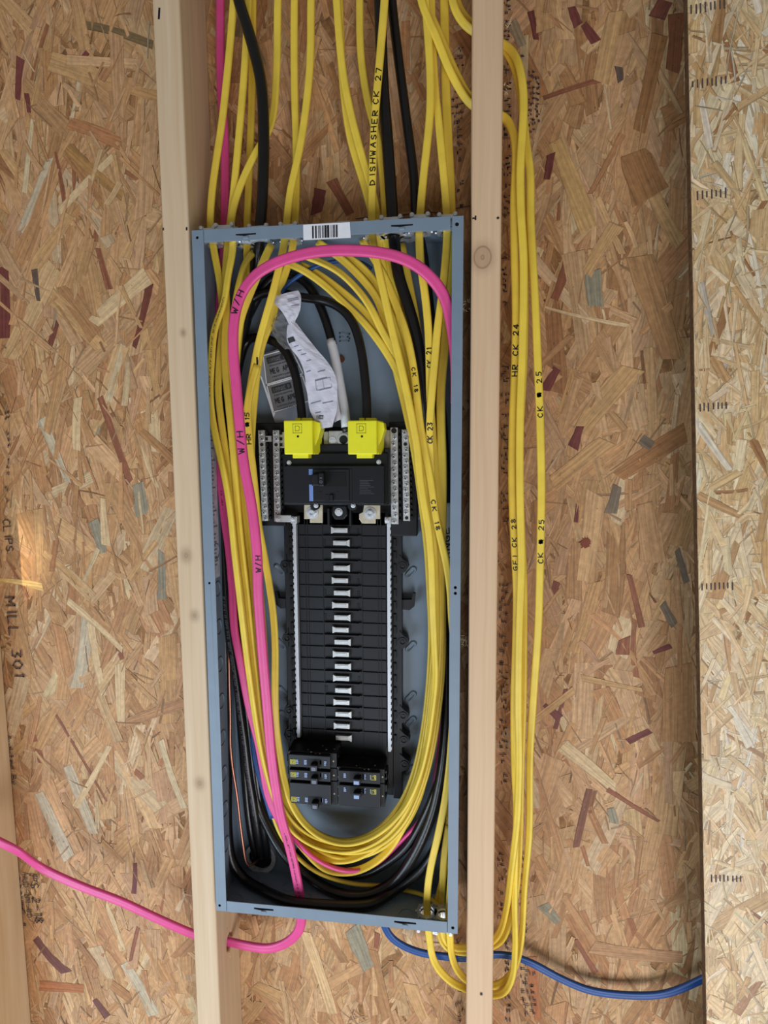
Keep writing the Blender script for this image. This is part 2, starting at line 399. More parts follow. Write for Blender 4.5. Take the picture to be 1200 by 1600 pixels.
# ------------------------------------------------------------------ strand boards
def C3(*c): return np.array(srgb(*c)[:3])
PAL_WALL = ([C3(204, 158, 110), C3(196, 148, 100), C3(210, 168, 122), C3(186, 136, 90), C3(202, 158, 116), C3(174, 124, 80),
             C3(214, 182, 140), C3(160, 104, 68), C3(128, 72, 56), C3(172, 154, 126)],
            [.24, .22, .16, .14, .13, .06, .035, .014, .004, .006])
PAL_PALE = ([C3(226, 196, 150), C3(214, 178, 130), C3(234, 210, 172), C3(198, 158, 110), C3(224, 202, 164), C3(170, 124, 82),
             C3(236, 222, 196), C3(146, 96, 68), C3(190, 176, 158)],
            [.30, .24, .17, .10, .12, .02, .04, .004, .006])

def strands(name, x0, x1, z0, z1, y, N, pal, mat, parent, big, sig, extra=(), relief=0.0011, tone=(.86, 1.10)):
    cols, pr = pal; cols = np.array(cols); pr = np.array(pr) / sum(pr)
    cx = NR.uniform(x0, x1, N); cz = NR.uniform(z0, z1, N)
    kind = NR.random(N)
    L = np.where(kind < big, NR.uniform(.06, .17, N), np.where(kind < 0.66, NR.uniform(.03, .09, N), NR.uniform(.015, .06, N)))
    Wd = np.where(kind < big, NR.uniform(.012, .036, N), np.where(kind < 0.66, NR.uniform(.004, .012, N), NR.uniform(.0012, .004, N)))
    th = math.pi / 2 + NR.normal(0, math.radians(sig), N) * np.where(kind < 0.66, 0.85, 1.3)
    # larger strands lie deeper, slivers are scattered through
    off = NR.uniform(0, relief, N) * np.where(kind < big, 0.8, 1.0)
    tilt = NR.normal(0, 0.010, N) * np.minimum(1, .03 / L); roll = NR.normal(0, 0.030, N) * np.minimum(1, .008 / Wd)
    ci = NR.choice(len(cols), N, p=pr); ci = np.where((kind < big) & (ci >= 7), 1, ci)   # odd colours stay on small strands
    col = cols[ci] * NR.uniform(tone[0], tone[1], (N, 1)) * NR.uniform(.97, 1.03, (N, 3))
    col = col * np.where(kind >= 0.66, NR.uniform(.55, 1.12, N), 1.0)[:, None]      # slivers darkened at random, like dark cracks between strands
    if len(extra):
        E_ = np.array([e[:6] for e in extra], float); K = len(extra)
        cx = np.r_[cx, E_[:, 0]]; cz = np.r_[cz, E_[:, 1]]; L = np.r_[L, E_[:, 2]]; Wd = np.r_[Wd, E_[:, 3]]; th = np.r_[th, E_[:, 4]]
        off = np.r_[off, relief * 0.80 + np.arange(K) * 4e-6]; tilt = np.r_[tilt, np.zeros(K)]; roll = np.r_[roll, np.zeros(K)]
        col = np.r_[col, np.array([e[6] for e in extra])]; N = N + K
    m = 5
    a = np.tile(np.linspace(-.5, .5, m), (N, 1)) * L[:, None]
    taper = NR.uniform(.55, 1.0, (N, 1)); flip = NR.choice([-1, 1], (N, 1))
    t01 = np.linspace(0, 1, m)[None, :]
    wprof = np.where(flip > 0, 1 - (1 - taper) * t01, 1 - (1 - taper) * (1 - t01)) * Wd[:, None] / 2
    wprof *= NR.uniform(.88, 1.08, (N, m))
    bow = NR.normal(0, .02, (N, 1)) * L[:, None] * (np.linspace(-1, 1, m)[None, :] ** 2)
    V = np.zeros((N, m, 2, 3), np.float32); UVg = np.zeros((N, m, 2, 2), np.float32); UVr = np.zeros((N, m, 2, 2), np.float32)
    c, s = np.cos(th)[:, None], np.sin(th)[:, None]
    ou = NR.uniform(0, 50, (N, 1)); ov = NR.uniform(0, 50, (N, 1))
    for k, sd in enumerate((-1, 1)):
        bb = sd * wprof + bow
        aa = a.copy()
        aa[:, 0] += NR.uniform(-.5, .25, N) * Wd * .8; aa[:, -1] += NR.uniform(-.25, .5, N) * Wd * .8
        V[:, :, k, 0] = cx[:, None] + aa * c - bb * s
        V[:, :, k, 2] = cz[:, None] + aa * s + bb * c
        V[:, :, k, 1] = y - off[:, None] - aa * tilt[:, None] - bb * roll[:, None]
        UVg[:, :, k, 0] = ou + aa; UVg[:, :, k, 1] = ov + bb
    nv = m * 2
    base = (np.arange(N) * nv)[:, None]
    q = np.concatenate([np.stack([base + 2 * i, base + 2 * i + 2, base + 2 * i + 3, base + 2 * i + 1], -1) for i in range(m - 1)], 1).reshape(-1, 4)
    V[:, :, :, 0] = np.clip(V[:, :, :, 0], x0, x1); V[:, :, :, 2] = np.clip(V[:, :, :, 2], z0, z1)
    me = bpy.data.meshes.new(name)
    me.vertices.add(N * nv); me.vertices.foreach_set('co', V.reshape(-1))
    nf = len(q); me.loops.add(nf * 4); me.loops.foreach_set('vertex_index', q.reshape(-1).astype(np.int32))
    me.polygons.add(nf); me.polygons.foreach_set('loop_start', (np.arange(nf) * 4).astype(np.int32))
    me.update(calc_edges=True)
    lay = me.uv_layers.new(name='grain'); lay.data.foreach_set('uv', UVg.reshape(-1, 2)[q.reshape(-1)].reshape(-1))
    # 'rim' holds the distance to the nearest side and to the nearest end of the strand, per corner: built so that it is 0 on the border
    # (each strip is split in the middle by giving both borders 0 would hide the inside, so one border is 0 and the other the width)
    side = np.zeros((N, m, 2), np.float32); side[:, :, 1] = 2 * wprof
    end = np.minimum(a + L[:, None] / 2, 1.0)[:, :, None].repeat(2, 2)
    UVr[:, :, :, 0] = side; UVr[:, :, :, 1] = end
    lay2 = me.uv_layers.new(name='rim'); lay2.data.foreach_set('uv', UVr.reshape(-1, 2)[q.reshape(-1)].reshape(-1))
    at = me.attributes.new('tint', 'FLOAT_COLOR', 'POINT')
    cc = np.ones((N, nv, 4), np.float32); cc[:, :, :3] = col[:, None, :]
    at.data.foreach_set('color', cc.reshape(-1))
    return tag(link(name, me, mat, parent), kind='stuff')

# strands that stand out in the photograph: (u0, v0, u1, v1, width px, colour)
MA = (122, 62, 56); RB = (150, 92, 64); GR = (154, 144, 120); OL = (130, 106, 72); PA = (214, 190, 150); CR = (220, 188, 142); TA = (204, 160, 108)
PG = (200, 182, 152); BK = (100, 82, 70); OR = (180, 112, 66); DG = (132, 114, 94)
SAL = [(131, 35, 235, 65, 14, OL), (31, 95, 27, 155, 15, MA), (42, 147, 46, 175, 9, MA), (119, 108, 134, 85, 14, MA), (128, 98, 112, 190, 7, PA),
 (88, 240, 102, 320, 8, RB), (76, 252, 34, 362, 18, PG), (174, 245, 96, 325, 12, CR), (108, 340, 52, 420, 24, TA), (50, 190, 38, 300, 11, PA),
 (8, 415, 8, 528, 22, MA), (54, 425, 60, 470, 11, BK), (235, 445, 212, 540, 12, (118, 62, 46)), (226, 432, 140, 508, 28, CR), (80, 462, 155, 540, 26, TA),
 (157, 622, 202, 750, 13, RB), (153, 390, 170, 450, 11, RB), (65, 655, 105, 750, 18, PG), (217, 760, 222, 800, 24, GR), (120, 622, 118, 702, 16, CR),
 (80, 95, 150, 120, 30, TA), (110, 190, 185, 220, 20, (186, 128, 84)), (105, 232, 188, 306, 16, (176, 132, 78)), (192, 540, 170, 625, 12, PA), (225, 520, 245, 610, 14, TA),
 (148, 815, 160, 860, 20, GR), (252, 865, 253, 930, 17, GR), (140, 965, 124, 1070, 24, PG), (140, 975, 160, 1085, 16, CR), (187, 1040, 188, 1125, 20, CR),
 (186, 1012, 190, 1028, 14, RB), (90, 1120, 165, 1248, 6, RB), (107, 1200, 145, 1298, 20, PG), (62, 1240, 108, 1340, 28, PG), (55, 1470, 100, 1520, 20, (118, 70, 60)),
 (212, 1350, 210, 1395, 9, MA), (215, 1450, 203, 1505, 7, RB), (65, 1540, 130, 1545, 20, OR), (200, 1510, 240, 1580, 24, PG), (148, 1562, 165, 1585, 18, (120, 72, 62)),
 (52, 1145, 65, 1190, 14, RB), (200, 1128, 285, 1098, 20, (186, 138, 96)), (60, 800, 62, 890, 20, TA), (0, 905, 66, 915, 14, (230, 190, 120)), (110, 940, 190, 1012, 14, CR),
 (70, 862, 125, 912, 12, TA), (200, 905, 240, 850, 10, TA), (160, 780, 165, 850, 16, CR), (250, 1160, 285, 1262, 12, PA), (170, 1170, 120, 1260, 12, CR),
 (893, 12, 903, 40, 13, MA), (912, 38, 930, 64, 14, MA), (1030, 20, 1040, 0, 22, (134, 78, 60)), (1058, 20, 1052, 110, 20, (150, 94, 62)), (830, 20, 838, 60, 9, MA),
 (800, 35, 815, 68, 16, (160, 140, 110)), (868, 218, 920, 354, 28, (204, 162, 104)), (861, 242, 855, 278, 12, MA), (925, 425, 930, 480, 24, GR), (890, 402, 868, 468, 13, RB),
 (956, 358, 915, 425, 22, TA), (1024, 315, 1058, 380, 20, TA), (850, 152, 942, 122, 8, RB), (852, 483, 980, 511, 6, CR), (967, 105, 970, 125, 11, BK),
 (868, 580, 852, 608, 14, MA), (980, 580, 905, 670, 34, TA), (945, 690, 870, 750, 24, TA), (1064, 680, 968, 740, 28, (176, 124, 78)), (1000, 685, 1015, 695, 16, DG),
 (965, 760, 955, 800, 18, DG), (932, 776, 915, 896, 30, (214, 170, 120)), (1058, 860, 1072, 908, 10, DG), (1035, 944, 1052, 976, 12, DG), (1020, 1020, 1046, 1010, 8, MA),
 (984, 900, 1002, 976, 10, RB), (975, 1000, 972, 1024, 20, RB), (902, 790, 900, 815, 7, MA), (882, 1166, 960, 1230, 24, CR), (852, 1102, 872, 1120, 14, MA),
 (920, 1234, 900, 1322, 11, (132, 84, 62)), (952, 1236, 1026, 1282, 8, RB), (1060, 1058, 1060, 1162, 58, (188, 138, 90)), (982, 1158, 1015, 1142, 10, MA),
 (850, 1415, 872, 1440, 22, GR), (955, 1265, 960, 1285, 15, GR), (930, 1484, 1056, 1498, 24, (186, 140, 98)), (830, 1500, 840, 1590, 16, OR), (900, 1470, 930, 1520, 10, RB),
 (960, 20, 940, 120, 26, TA), (1030, 60, 1000, 200, 22, (168, 118, 72)), (990, 240, 1010, 290, 50, (172, 122, 76)), (1000, 400, 1050, 560, 40, (190, 142, 94)),
 (550, 1452, 572, 1507, 34, GR), (590, 1458, 588, 1482, 10, RB), (500, 300, 495, 330, 18, MA), (380, 20, 372, 60, 16, OL), (545, 150, 560, 260, 30, (186, 138, 92)),
 (490, 60, 470, 150, 20, TA), (520, 285, 545, 330, 16, RB), (400, 1540, 440, 1560, 30, TA), (640, 1540, 660, 1590, 22, TA), (340, 1445, 345, 1480, 30, (216, 176, 122)),
 (480, 1460, 520, 1580, 20, (220, 182, 132)), (905, 670, 895, 700, 16, MA), (1010, 800, 1020, 870, 40, (196, 150, 104)), (910, 1060, 1000, 1078, 10, TA), (830, 1130, 895, 1080, 12, TA)]
def salient(y):
    out = []
    for (u0, v0, u1, v1, w, c) in SAL:
        a, b = P(u0, v0, y), P(u1, v1, y); d = b - a
        out.append(((a.x + b.x) / 2, (a.z + b.z) / 2, d.length * 1.04, w / 1.03 / 1000, math.atan2(d.z, d.x), 0, C3(*c)))
    return out

bm = bmesh.new(); box(bm, -0.86, 0.98, WALL + 0.0008, WALL + 0.012, -1.05, 1.10)
wall_back = tag(build('wall_back', bm, M['osb_core']), 'brown strand board sheathing wall behind the studs and the grey panel', None, None, 'structure')
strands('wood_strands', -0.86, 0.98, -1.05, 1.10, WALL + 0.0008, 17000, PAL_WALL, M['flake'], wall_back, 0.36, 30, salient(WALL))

# stamped print on the sheathing
YS = WALL - 0.0022
for t, u, v, h in (('CLIPS', 4, 812, .013), ('MILL 301', 8, 934, .017), ('Audited By', 9, 1150, .010), ('EXPOSURE 1', 18, 1352, .013),
                   ('HUD-UM-40', 34, 1366, .010), ('PS 2-18', 46, 1368, .015), ('STR', 33, 1564, .012)):
    flat_text('stamp_print', t, u, v, YS, h, -87, M['stamp'], wall_back, h * .13, 0.03, h * .66 if len(t) != 8 else h * .8)
def marks(u, v0, v1, h, n, lw, seed, ang=-90):
    """a column of worn machine print whose characters cannot be read: broken dashes"""
    rr = random.Random(seed); a = P(u, v0, YS); b = P(u, v1, YS); L = (b - a).length; lines = []
    for i in range(n):
        x = L * i / n
        if rr.random() < .18: continue
        for k in range(3):
            y0 = rr.choice([0, .25, .5, .75]) * h; x0 = x + rr.uniform(0, .5) * L / n
            if rr.random() < .5: lines.append([(x0, y0), (x0 + rr.uniform(.2, .4) * L / n, y0)])
            else: lines.append([(x0, y0), (x0, min(h, y0 + rr.uniform(.2, .5) * h))])
    c, s = (b - a).normalized().x, (b - a).normalized().z
    vs, fs = ribbons(lines, lw, lambda p, q: Vector((a.x + p * c - q * s, YS, a.z + p * s + q * c)), 1.0)
    mesh_obj('stamp_print', vs, fs, M['stamp'], wall_back)
for i, (u, v0, v1, h, n) in enumerate(((788, 0, 70, .008, 9), (788, 90, 340, .009, 28), (784, 400, 480, .007, 9), (812, 85, 200, .006, 12), (824, 110, 210, .010, 12),
        (836, 110, 205, .006, 11), (784, 570, 820, .012, 24), (781, 900, 1230, .012, 30), (778, 1330, 1450, .010, 12), (812, 1330, 1450, .011, 12), (818, 1340, 1480, .006, 14),
        (790, 1500, 1600, .009, 9), (814, 1500, 1590, .014, 8), (828, 1515, 1590, .010, 7), (712, 1545, 1600, .014, 6), (790, 1450, 1530, .006, 8), (712, 1460, 1478, .008, 3),
        (715, 60, 330, .008, 22), (706, 90, 200, .008, 9), (8, 640, 790, .007, 14))):
    marks(u, v0, v1, h, n, .0016, 50 + i)

_l = [P(u, v, YS) for u, v in ((556, 342), (590, 337), (630, 336), (668, 331), (690, 333), (712, 326), (738, 321))]
vs, fs = ribbons([[(p.x, p.z) for p in _l]], .0013, lambda a, b: Vector((a, YS, b)), 1.0)
mesh_obj('pencil_line', vs, fs, M['stamp'], wall_back)
# red resin burst right of the coil
bm = bmesh.new(); c = P(915, 848, WALL - 0.0014)
pts = []
for i in range(26):
    r = (0.0085 if i % 2 else 0.0062) * R.uniform(.85, 1.25); t = 2 * math.pi * i / 26
    pts.append((c.x + r * math.cos(t), c.z + r * math.sin(t)))
prism(bm, pts, c.y, c.y + .0008)
build('resin_spot', bm, material('red_resin', srgb(132, 66, 46), 0.7, 0, .2, 300), wall_back)

# ------------------------------------------------------------------ studs
def stud(label, xa, xb, zt, zb, mat, holes=(), group='wall studs'):
    """2 x 4 standing between x-centre xa (at z = .75) and xb (at z = -.55); holes = [(y, z, ry, rz)] bored sideways"""
    HW = 0.019
    k = (xa - xb) / 1.30; x0 = xa - k * 0.75
    out = [(STUD, zb), (WALL - .002, zb), (WALL - .002, zt), (STUD, zt)]
    bm = plate(out, [circ(y, z, ry, 18, rz) for (y, z, ry, rz) in holes], lambda a, b: Vector((x0 + k * b - HW, a, b)), (2 * HW, 0, 0))
    o = build('wall_stud', bm, mat)
    bevmod(o, 0.0028, 3, 50)
    return tag(o, label, 'stud', group)
def knot(u, v, r, y=STUD): p = P(u, v, y); return (p.x, p.y, p.z, r)
wA = wood_material('pine_left_stud', srgb(226, 202, 170), srgb(212, 184, 148), [knot(291, 868, .0075), knot(304, 962, .006), knot(312, 1224, .007), knot(286, 520, .004)], 110, True)
wB = wood_material('pine_right_stud', srgb(226, 194, 158), srgb(216, 181, 144), [knot(754, 402, .011), knot(752, 1553, .002)], 190)
wC = wood_material('pine_corner_stud', srgb(232, 208, 172), srgb(214, 182, 138), [], 60)
PH = P(353, 1471, .055)
z1 = P(737, 28, .06).z; z2 = P(737, 145, .06).z; z3 = P(727, 1487, .06).z; z4 = P(727, 1540, .06).z
_a, _b = P(0, 1000, .094), P(45, 1560, .094)
xC = lambda z: _a.x + (_b.x - _a.x) * (z - _a.z) / (_b.z - _a.z) - .019
s1 = stud('pale pine stud along the left side of the grey panel', -0.2090, -0.2043, 1.08, -1.05, wA, [(.055, PH.z, .012, .014)])
s2 = stud('pale pine stud with a round knot, between the panel and the coiled yellow loops', 0.2087, 0.2134, 1.08, -1.05, wB,
          [(.060, (z1 + .002), .014, .015), (.060, z2, .014, .015), (.060, z3, .022, .013), (.060, z4 - .003, .016, .013)])
s3 = stud('pine stud at the lower left edge of the photo, mostly out of frame', xC(.75), xC(-.55), 1.08, -1.05, wC)

def tick(par, u, v, du, dv, w, y=STUD - .0003, mat=None):
    a = P(u, v, y); b = P(u + du, v + dv, y); d = (b - a).normalized(); n = Vector((-d.z, 0, d.x)) * w / 2
    mesh_obj('pencil_mark', [a + n, a - n, b - n, b + n], [(0, 1, 2, 3)], mat or M['ink'], par)
tick(s1, 291.5, 355, 0, 5, .0022); tick(s1, 255, 356, 0, 4, .0020); tick(s1, 249, 12, -1, 18, .0028)
tick(s2, 738, 341, 6, 0, .0018); tick(s2, 743, 337, 0, 7, .0020); tick(s2, 777, 339, 2, 3, .0030); tick(s2, 752, 1551, 0, 4, .003)
def splinters(u, v, y, n, rad, seed, par, sx=1.0):
    rr = random.Random(seed); bm = bmesh.new(); c = P(u, v, y)
    for i in range(n):
        p = c + Vector((rr.uniform(-1, 1) * rad * sx, rr.uniform(-.3, .3) * rad, rr.uniform(-1, 1) * rad))
        d = Vector((rr.uniform(-1, 1), rr.uniform(-1, 1), rr.uniform(-1, 1))).normalized() * rr.uniform(.3, .9) * rad
        w = Vector((rr.uniform(-1, 1), rr.uniform(-1, 1), rr.uniform(-1, 1))).normalized() * rad * .16
        q = [bm.verts.new(p), bm.verts.new(p + w), bm.verts.new(p + d), bm.verts.new(p + w.cross(d).normalized() * rad * .12)]
        bm.faces.new(q[:3]); bm.faces.new((q[0], q[2], q[3])); bm.faces.new((q[1], q[3], q[2])); bm.faces.new((q[0], q[3], q[1]))
    o = build('splinter', bm, M['splinter'], par); o['kind'] = 'stuff'
splinters(729, 478, .03, 26, .008, 1, s2, .7); splinters(727, 1000, .04, 26, .010, 2, s2, .5); splinters(792, 35, .05, 16, .008, 3, s2, .6)
splinters(792, 142, .05, 14, .007, 4, s2, .6); splinters(355, 1456, .045, 10, .006, 5, s1, .5); splinters(357, 1490, .045, 8, .005, 6, s1, .5)
splinters(125, 1508, WALL - .006, 14, .008, 9, wall_back, .8)
splinters(730, 1404, .05, 10, .007, 8, s2, .6)

# ------------------------------------------------------------------ pale sheet standing in front on the right
SH_Y0, SH_Y1 = -0.0030, 0.0085
tiltA = -math.atan2(0.5197 - 0.4370, 0.7186 + 0.5875)
sheet_base = Vector((0.437, SH_Y0, 0.7186))
bm = bmesh.new(); box(bm, 0.0, 0.48, SH_Y0, SH_Y1, -1.70, 0.42, .0008, 1)
sheet = build('strand_board_sheet', bm, M['osb_edge'])
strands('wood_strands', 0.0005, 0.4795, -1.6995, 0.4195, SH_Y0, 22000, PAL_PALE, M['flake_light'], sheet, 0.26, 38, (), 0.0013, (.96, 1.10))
tag(sheet, 'pale strand board sheet with rows of ink ticks, covering the right edge of the photo', 'board')
# rows of short ink ticks
def sheet_local(u, v):
    p = P(u, v, SH_Y0 - .0015); d = p - sheet_base
    c, s = math.cos(tiltA), math.sin(tiltA)
    return d.x * c - d.z * s, d.x * s + d.z * c
rr = random.Random(3)
for (u, v, n) in ((1110, 10, 8), (1112, 128, 8), (1115, 303, 7), (1118, 635, 7), (1124, 916, 8), (1138, 1373, 8)):
    x, z = sheet_local(u, v); lines = []
    for i in range(n):
        xx = x + (i - n / 2) * .0052 + rr.uniform(-.0006, .0006); hh = rr.uniform(.006, .010)
        lines.append([(xx, z + rr.uniform(-.001, .001) - hh / 2), (xx, z + hh / 2)])
    vs, fs = ribbons(lines, .0016, lambda a, b: Vector((a, SH_Y0 - .0016, b)), 1.0)
    mesh_obj('tick_marks', vs, fs, M['stamp'], sheet)
off = Vector(sheet.location)
sheet.rotation_euler = (0, tiltA, 0)                # rotation about Y: local x to the right and slightly down-left edge
rm = Matrix.Rotation(tiltA, 3, 'Y')
sheet.location = Vector((sheet_base.x, 0, sheet_base.z)) + rm @ off

# ------------------------------------------------------------------ panel enclosure
PW, PH_, PD = 0.181, 0.49255, 0.0945            # half width, half height, depth
panel = empty('electrical_panel', (0, PD, -PH_), 'tall open grey steel breaker panel box between the two pine studs', 'panel')
T = 0.0015
FL = 0.0165                                      # flange width
def px2(u, v, y=0.0): p = P(u, v, y); return (p.x, p.z)
# back with embossed oblong slots
bm = bmesh.new(); box(bm, -PW, PW, PD - T, PD, -PH_, PH_, 0)
build('back_plate', bm, M['steel'], panel)
def emboss(u, v, ang):
    p = P(u, v, PD - T); c, s = math.cos(ang), math.sin(ang)
    def cap(L, r, y):
        pts = []
        for i in range(9):
            t = -math.pi / 2 + math.pi * i / 8; pts.append((L + r * math.cos(t), r * math.sin(t)))
        for i in range(9):
            t = math.pi / 2 + math.pi * i / 8; pts.append((-L + r * math.cos(t), r * math.sin(t)))
        return [Vector((p.x + a * c - b * s, y, p.z + a * s + b * c)) for a, b in pts]
    bm = bmesh.new(); prof = [(.0062, .0052, PD - T), (.0058, .0042, PD - T - .0028), (.0054, .0028, PD - T - .0028), (.0050, .0020, PD - T - .0008)]
    rows = [[bm.verts.new(q) for q in cap(*k)] for k in prof]
    for A, B in zip(rows[:-1], rows[1:]):
        for i in range(len(A)): bm.faces.new((A[i], A[(i + 1) % len(A)], B[(i + 1) % len(A)], B[i]))
    bm.faces.new(rows[-1])
    build('embossed_slot', bm, M['steel'], panel, True)
for u, v, sgn in ((642, 894, 1), (642, 1010, 1), (642, 1088, 1), (642, 1127, 1), (641, 1203, 1), (437, 890, -1), (439, 1006, -1), (442, 1080, -1), (444, 1118, -1)):
    emboss(u, v, sgn * math.radians(48))
for s in (-1, 1):                                 # side walls
    bm = bmesh.new(); box(bm, s * PW, s * (PW - T), 0.001, PD - T, -PH_, PH_)
    build('side_wall', bm, M['steel'], panel)
# connectors: (u at y, y, radius)
TOPC = [(331, .045, .010), (357, .040, .012), (385, .055, .010), (409, .050, .0125), (455, .048, .011), (586, .050, .011), (613, .045, .013), (636, .058, .010), (657, .040, .011), (699, .045, .011)]
topx = []
for u, y, r in TOPC:
    # column where the ray meets the top wall plane
    d = (ROT @ Vector(((u - 600) / FPX, 1, (800 - 365) / FPX)))
    t = (y - CAM.y) / d.y; topx.append((CAM.x + d.x * t, y, r))
bm = plate([(-PW, .001), (PW, .001), (PW, PD - T), (-PW, PD - T)], [circ(x, y, r) for x, y, r in topx if True], lambda a, b: Vector((a, b, PH_)), (0, 0, -T))
build('end_wall', bm, M['steel'], panel)
BOTC = [(667, .032, .012), (690, .050, .012), (701, .030, .011), (470, .030, .010)]
botx = []
for u, y, r in BOTC:
    d = (ROT @ Vector(((u - 600) / FPX, 1, (800 - 1435) / FPX))); t = (y - CAM.y) / d.y; botx.append((CAM.x + d.x * t, y, r))
botx[2] = (min(botx[2][0], .160), botx[2][1], botx[2][2])
botx[1] = (botx[1][0] - .004, .056, .010)
bm = plate([(-PW, .001), (PW, .001), (PW, PD - T), (-PW, PD - T)], [circ(*b) for b in botx], lambda a, b: Vector((a, b, -PH_)), (0, 0, T))
build('end_wall', bm, M['steel'], panel)
# knockout rings pressed into the bottom and left walls
for x, y, r in ((-.160, .022, .013), (-.128, .050, .013), (-.150, .072, .011), (-.105, .020, .012), (-.085, .060, .011), (-.055, .038, .013), (.075, .050, .013), (.105, .025, .012), (.02, .06, .012)):
    bm = bmesh.new(); ring(bm, (x, y, -PH_ + T), (0, 0, 1), r - .0016, r, .0012, 24, .25, 2 * math.pi - .1)
    build('knockout', bm, M['steel'], panel)
for k in range(9):
    bm = bmesh.new(); ring(bm, (-PW + T, .040, .05 - k * .058), (1, 0, 0), .0105, .012, .0012, 20)
    build('knockout', bm, M['steel'], panel)
# front flanges
def flange(pts, holes):
    o = build('front_flange', plate(pts, holes, lambda a, b: Vector((a, 0, b)), (0, T, 0)), M['steel'], panel)
    bevmod(o, .0006, 2, 50); return o
L2 = -PW + FL; R2 = PW - .0146
flange([(-PW, -PH_), (L2, -PH_), (L2, PH_), (-PW, PH_)], [circ(*px2(308, 371), .0019), circ(*px2(343, 1415), .0019), circ(*px2(327, 911), .0016)])
flange([(R2, -PH_), (PW, -PH_), (PW, PH_), (R2, PH_)], [circ(*px2(714, 350), .0024), circ(*px2(707.5, 1450), .0022), circ(*px2(711.5, 918), .0020), circ(*px2(711.5, 927), .0020)])
def slot(u, v, w=.028, h=.0034):
    x, z = px2(u, v); return [(x - w / 2, z - h * .2), (x - w * .1, z - h * .5), (x + w * .1, z - h * .3), (x + w / 2, z - h * .2), (x + w / 2, z + h * .4), (x - w / 2, z + h * .4)]
flange([(L2 + .0006, PH_ - .0165), (R2 - .0022, PH_ - .0165), (R2 - .0022, PH_), (L2 + .0006, PH_)], [slot(384, 366), slot(628, 352)])
flange([(L2 + .0006, -PH_), (R2 - .0006, -PH_), (R2 - .0006, -PH_ + .0175), (L2 + .0006, -PH_ + .0175)], [slot(412, 1421, .030, .0042), slot(633, 1442, .032, .0044)])
for u, v, sg in ((384, 366, 1), (628, 352, 1), (412, 1421, -1), (633, 1442, -1)):
    x, z = px2(u, v); bm = bmesh.new(); box(bm, x - .004, x + .004, -.0012, .0008, z - .0062 * 1, z - .0022, .0010)
    build('cover_catch', bm, M['steel'], panel)
for u, v in ((384, 366), (628, 352), (412, 1421), (633, 1442)):
    bm = bmesh.new(); x, z = px2(u, v); box(bm, x - .016, x + .016, .0022, .004, z - .004, z + .004)
    build('slot_backing', bm, M['hole'], panel)
bm = bmesh.new()
for s in (-1, 1):
    box(bm, s * (PW - T), s * (PW - .0137), .003, .0042, -PH_ + .002, PH_ - .002)
build('hole_backing', bm, M['hole'], panel)
# barcode sticker folded over the top flange
zt = PH_; a = P(474, 369, -.0006); b = P(548, 364, -.0006)
vs = [Vector((a.x, -.0007, zt - .0205)), Vector((b.x, -.0007, zt - .0205)), Vector((b.x - .001, -.0007, zt - .001)), Vector((a.x, -.0007, zt - .001)),
      Vector((b.x - .003, .009, zt + .0045)), Vector((a.x + .004, .013, zt + .0012))]
st = mesh_obj('barcode_sticker', vs, [(0, 1, 2, 3), (3, 2, 4, 5)], M['whitetape'], panel)
st['label'] = 'white barcode sticker on the top flange'
m_ = st.modifiers.new('thick', 'SOLIDIFY'); m_.thickness = .0003
rr = random.Random(5); x = a.x + .012; vs = []; fs = []
while x < a.x + .045:
    w = rr.choice([.0007, .0012, .0020, .0028]); k = len(vs)
    vs += [Vector((x, -.0012, zt - .0190)), Vector((x + w, -.0012, zt - .0190)), Vector((x + w, -.0012, zt - .0035)), Vector((x, -.0012, zt - .0035))]
    fs.append((k, k + 1, k + 2, k + 3)); x += w + rr.choice([.0007, .0012, .002])
mesh_obj('barcode', vs, fs, M['ink'], st)
# long pale sticker on the left wall, small print sticker on the back at right, embossed letters
bm = bmesh.new(); za = P(326, 676, .03).z; zb = P(333, 905, .03).z
box(bm, -PW + T, -PW + T + .0004, .022, .052, zb, za); sl = build('wall_sticker', bm, M['sidelabel'], panel)
bm = bmesh.new()
rr = random.Random(8)
for k in range(36):
    z = za - .004 - k * (za - zb - .008) / 36
    box(bm, -PW + T + .0004, -PW + T + .0006, .026, .026 + rr.uniform(.008, .022), z - .0022, z)
build('fine_print', bm, M['greyink'], sl)
bm = bmesh.new(); boxpx(bm, 649, 746, 668, 812, PD - T - .0006, PD - T); b2 = build('back_sticker', bm, M['sidelabel'], panel)
bm = bmesh.new(); rr = random.Random(9)
for k in range(22):
    boxpx(bm, 651 , 750 + k * 2.7, 651 + rr.uniform(8, 15), 751.3 + k * 2.7, PD - T - .0009, PD - T - .0006)
build('fine_print', bm, M['greyink'], b2)
flat_text('embossed_letters', 'E', 531, 533, PD - T - .0005, .012, 0, material('embossed_steel', srgb(112, 126, 141), .45), panel, .0022, 0)
flat_text('embossed_letters', '3 E', 540, 533, PD - T - .0005, .011, 0, bpy.data.materials['embossed_steel'], panel, .0022, 0)
bm = bmesh.new(); cyl(bm, P(533, 561, PD - T), (0, -1, 0), .0055, .004, 16, .0045); build('mounting_screw', bm, M['rust'], panel, False)
# white rim of the conduit opening at the lower left of the back
cp = P(408, 1338, PD - T)
bm = bmesh.new(); ring(bm, (cp.x, PD - T, cp.z), (0, -1, 0), .0195, .0262, .006, 32); cr_ = build('conduit_bushing', bm, M['sidelabel'], panel)
bm = bmesh.new(); cyl(bm, (cp.x, PD - T, cp.z), (0, -1, 0), .0196, .0012, 28); build('conduit_opening', bm, M['hole'], cr_)

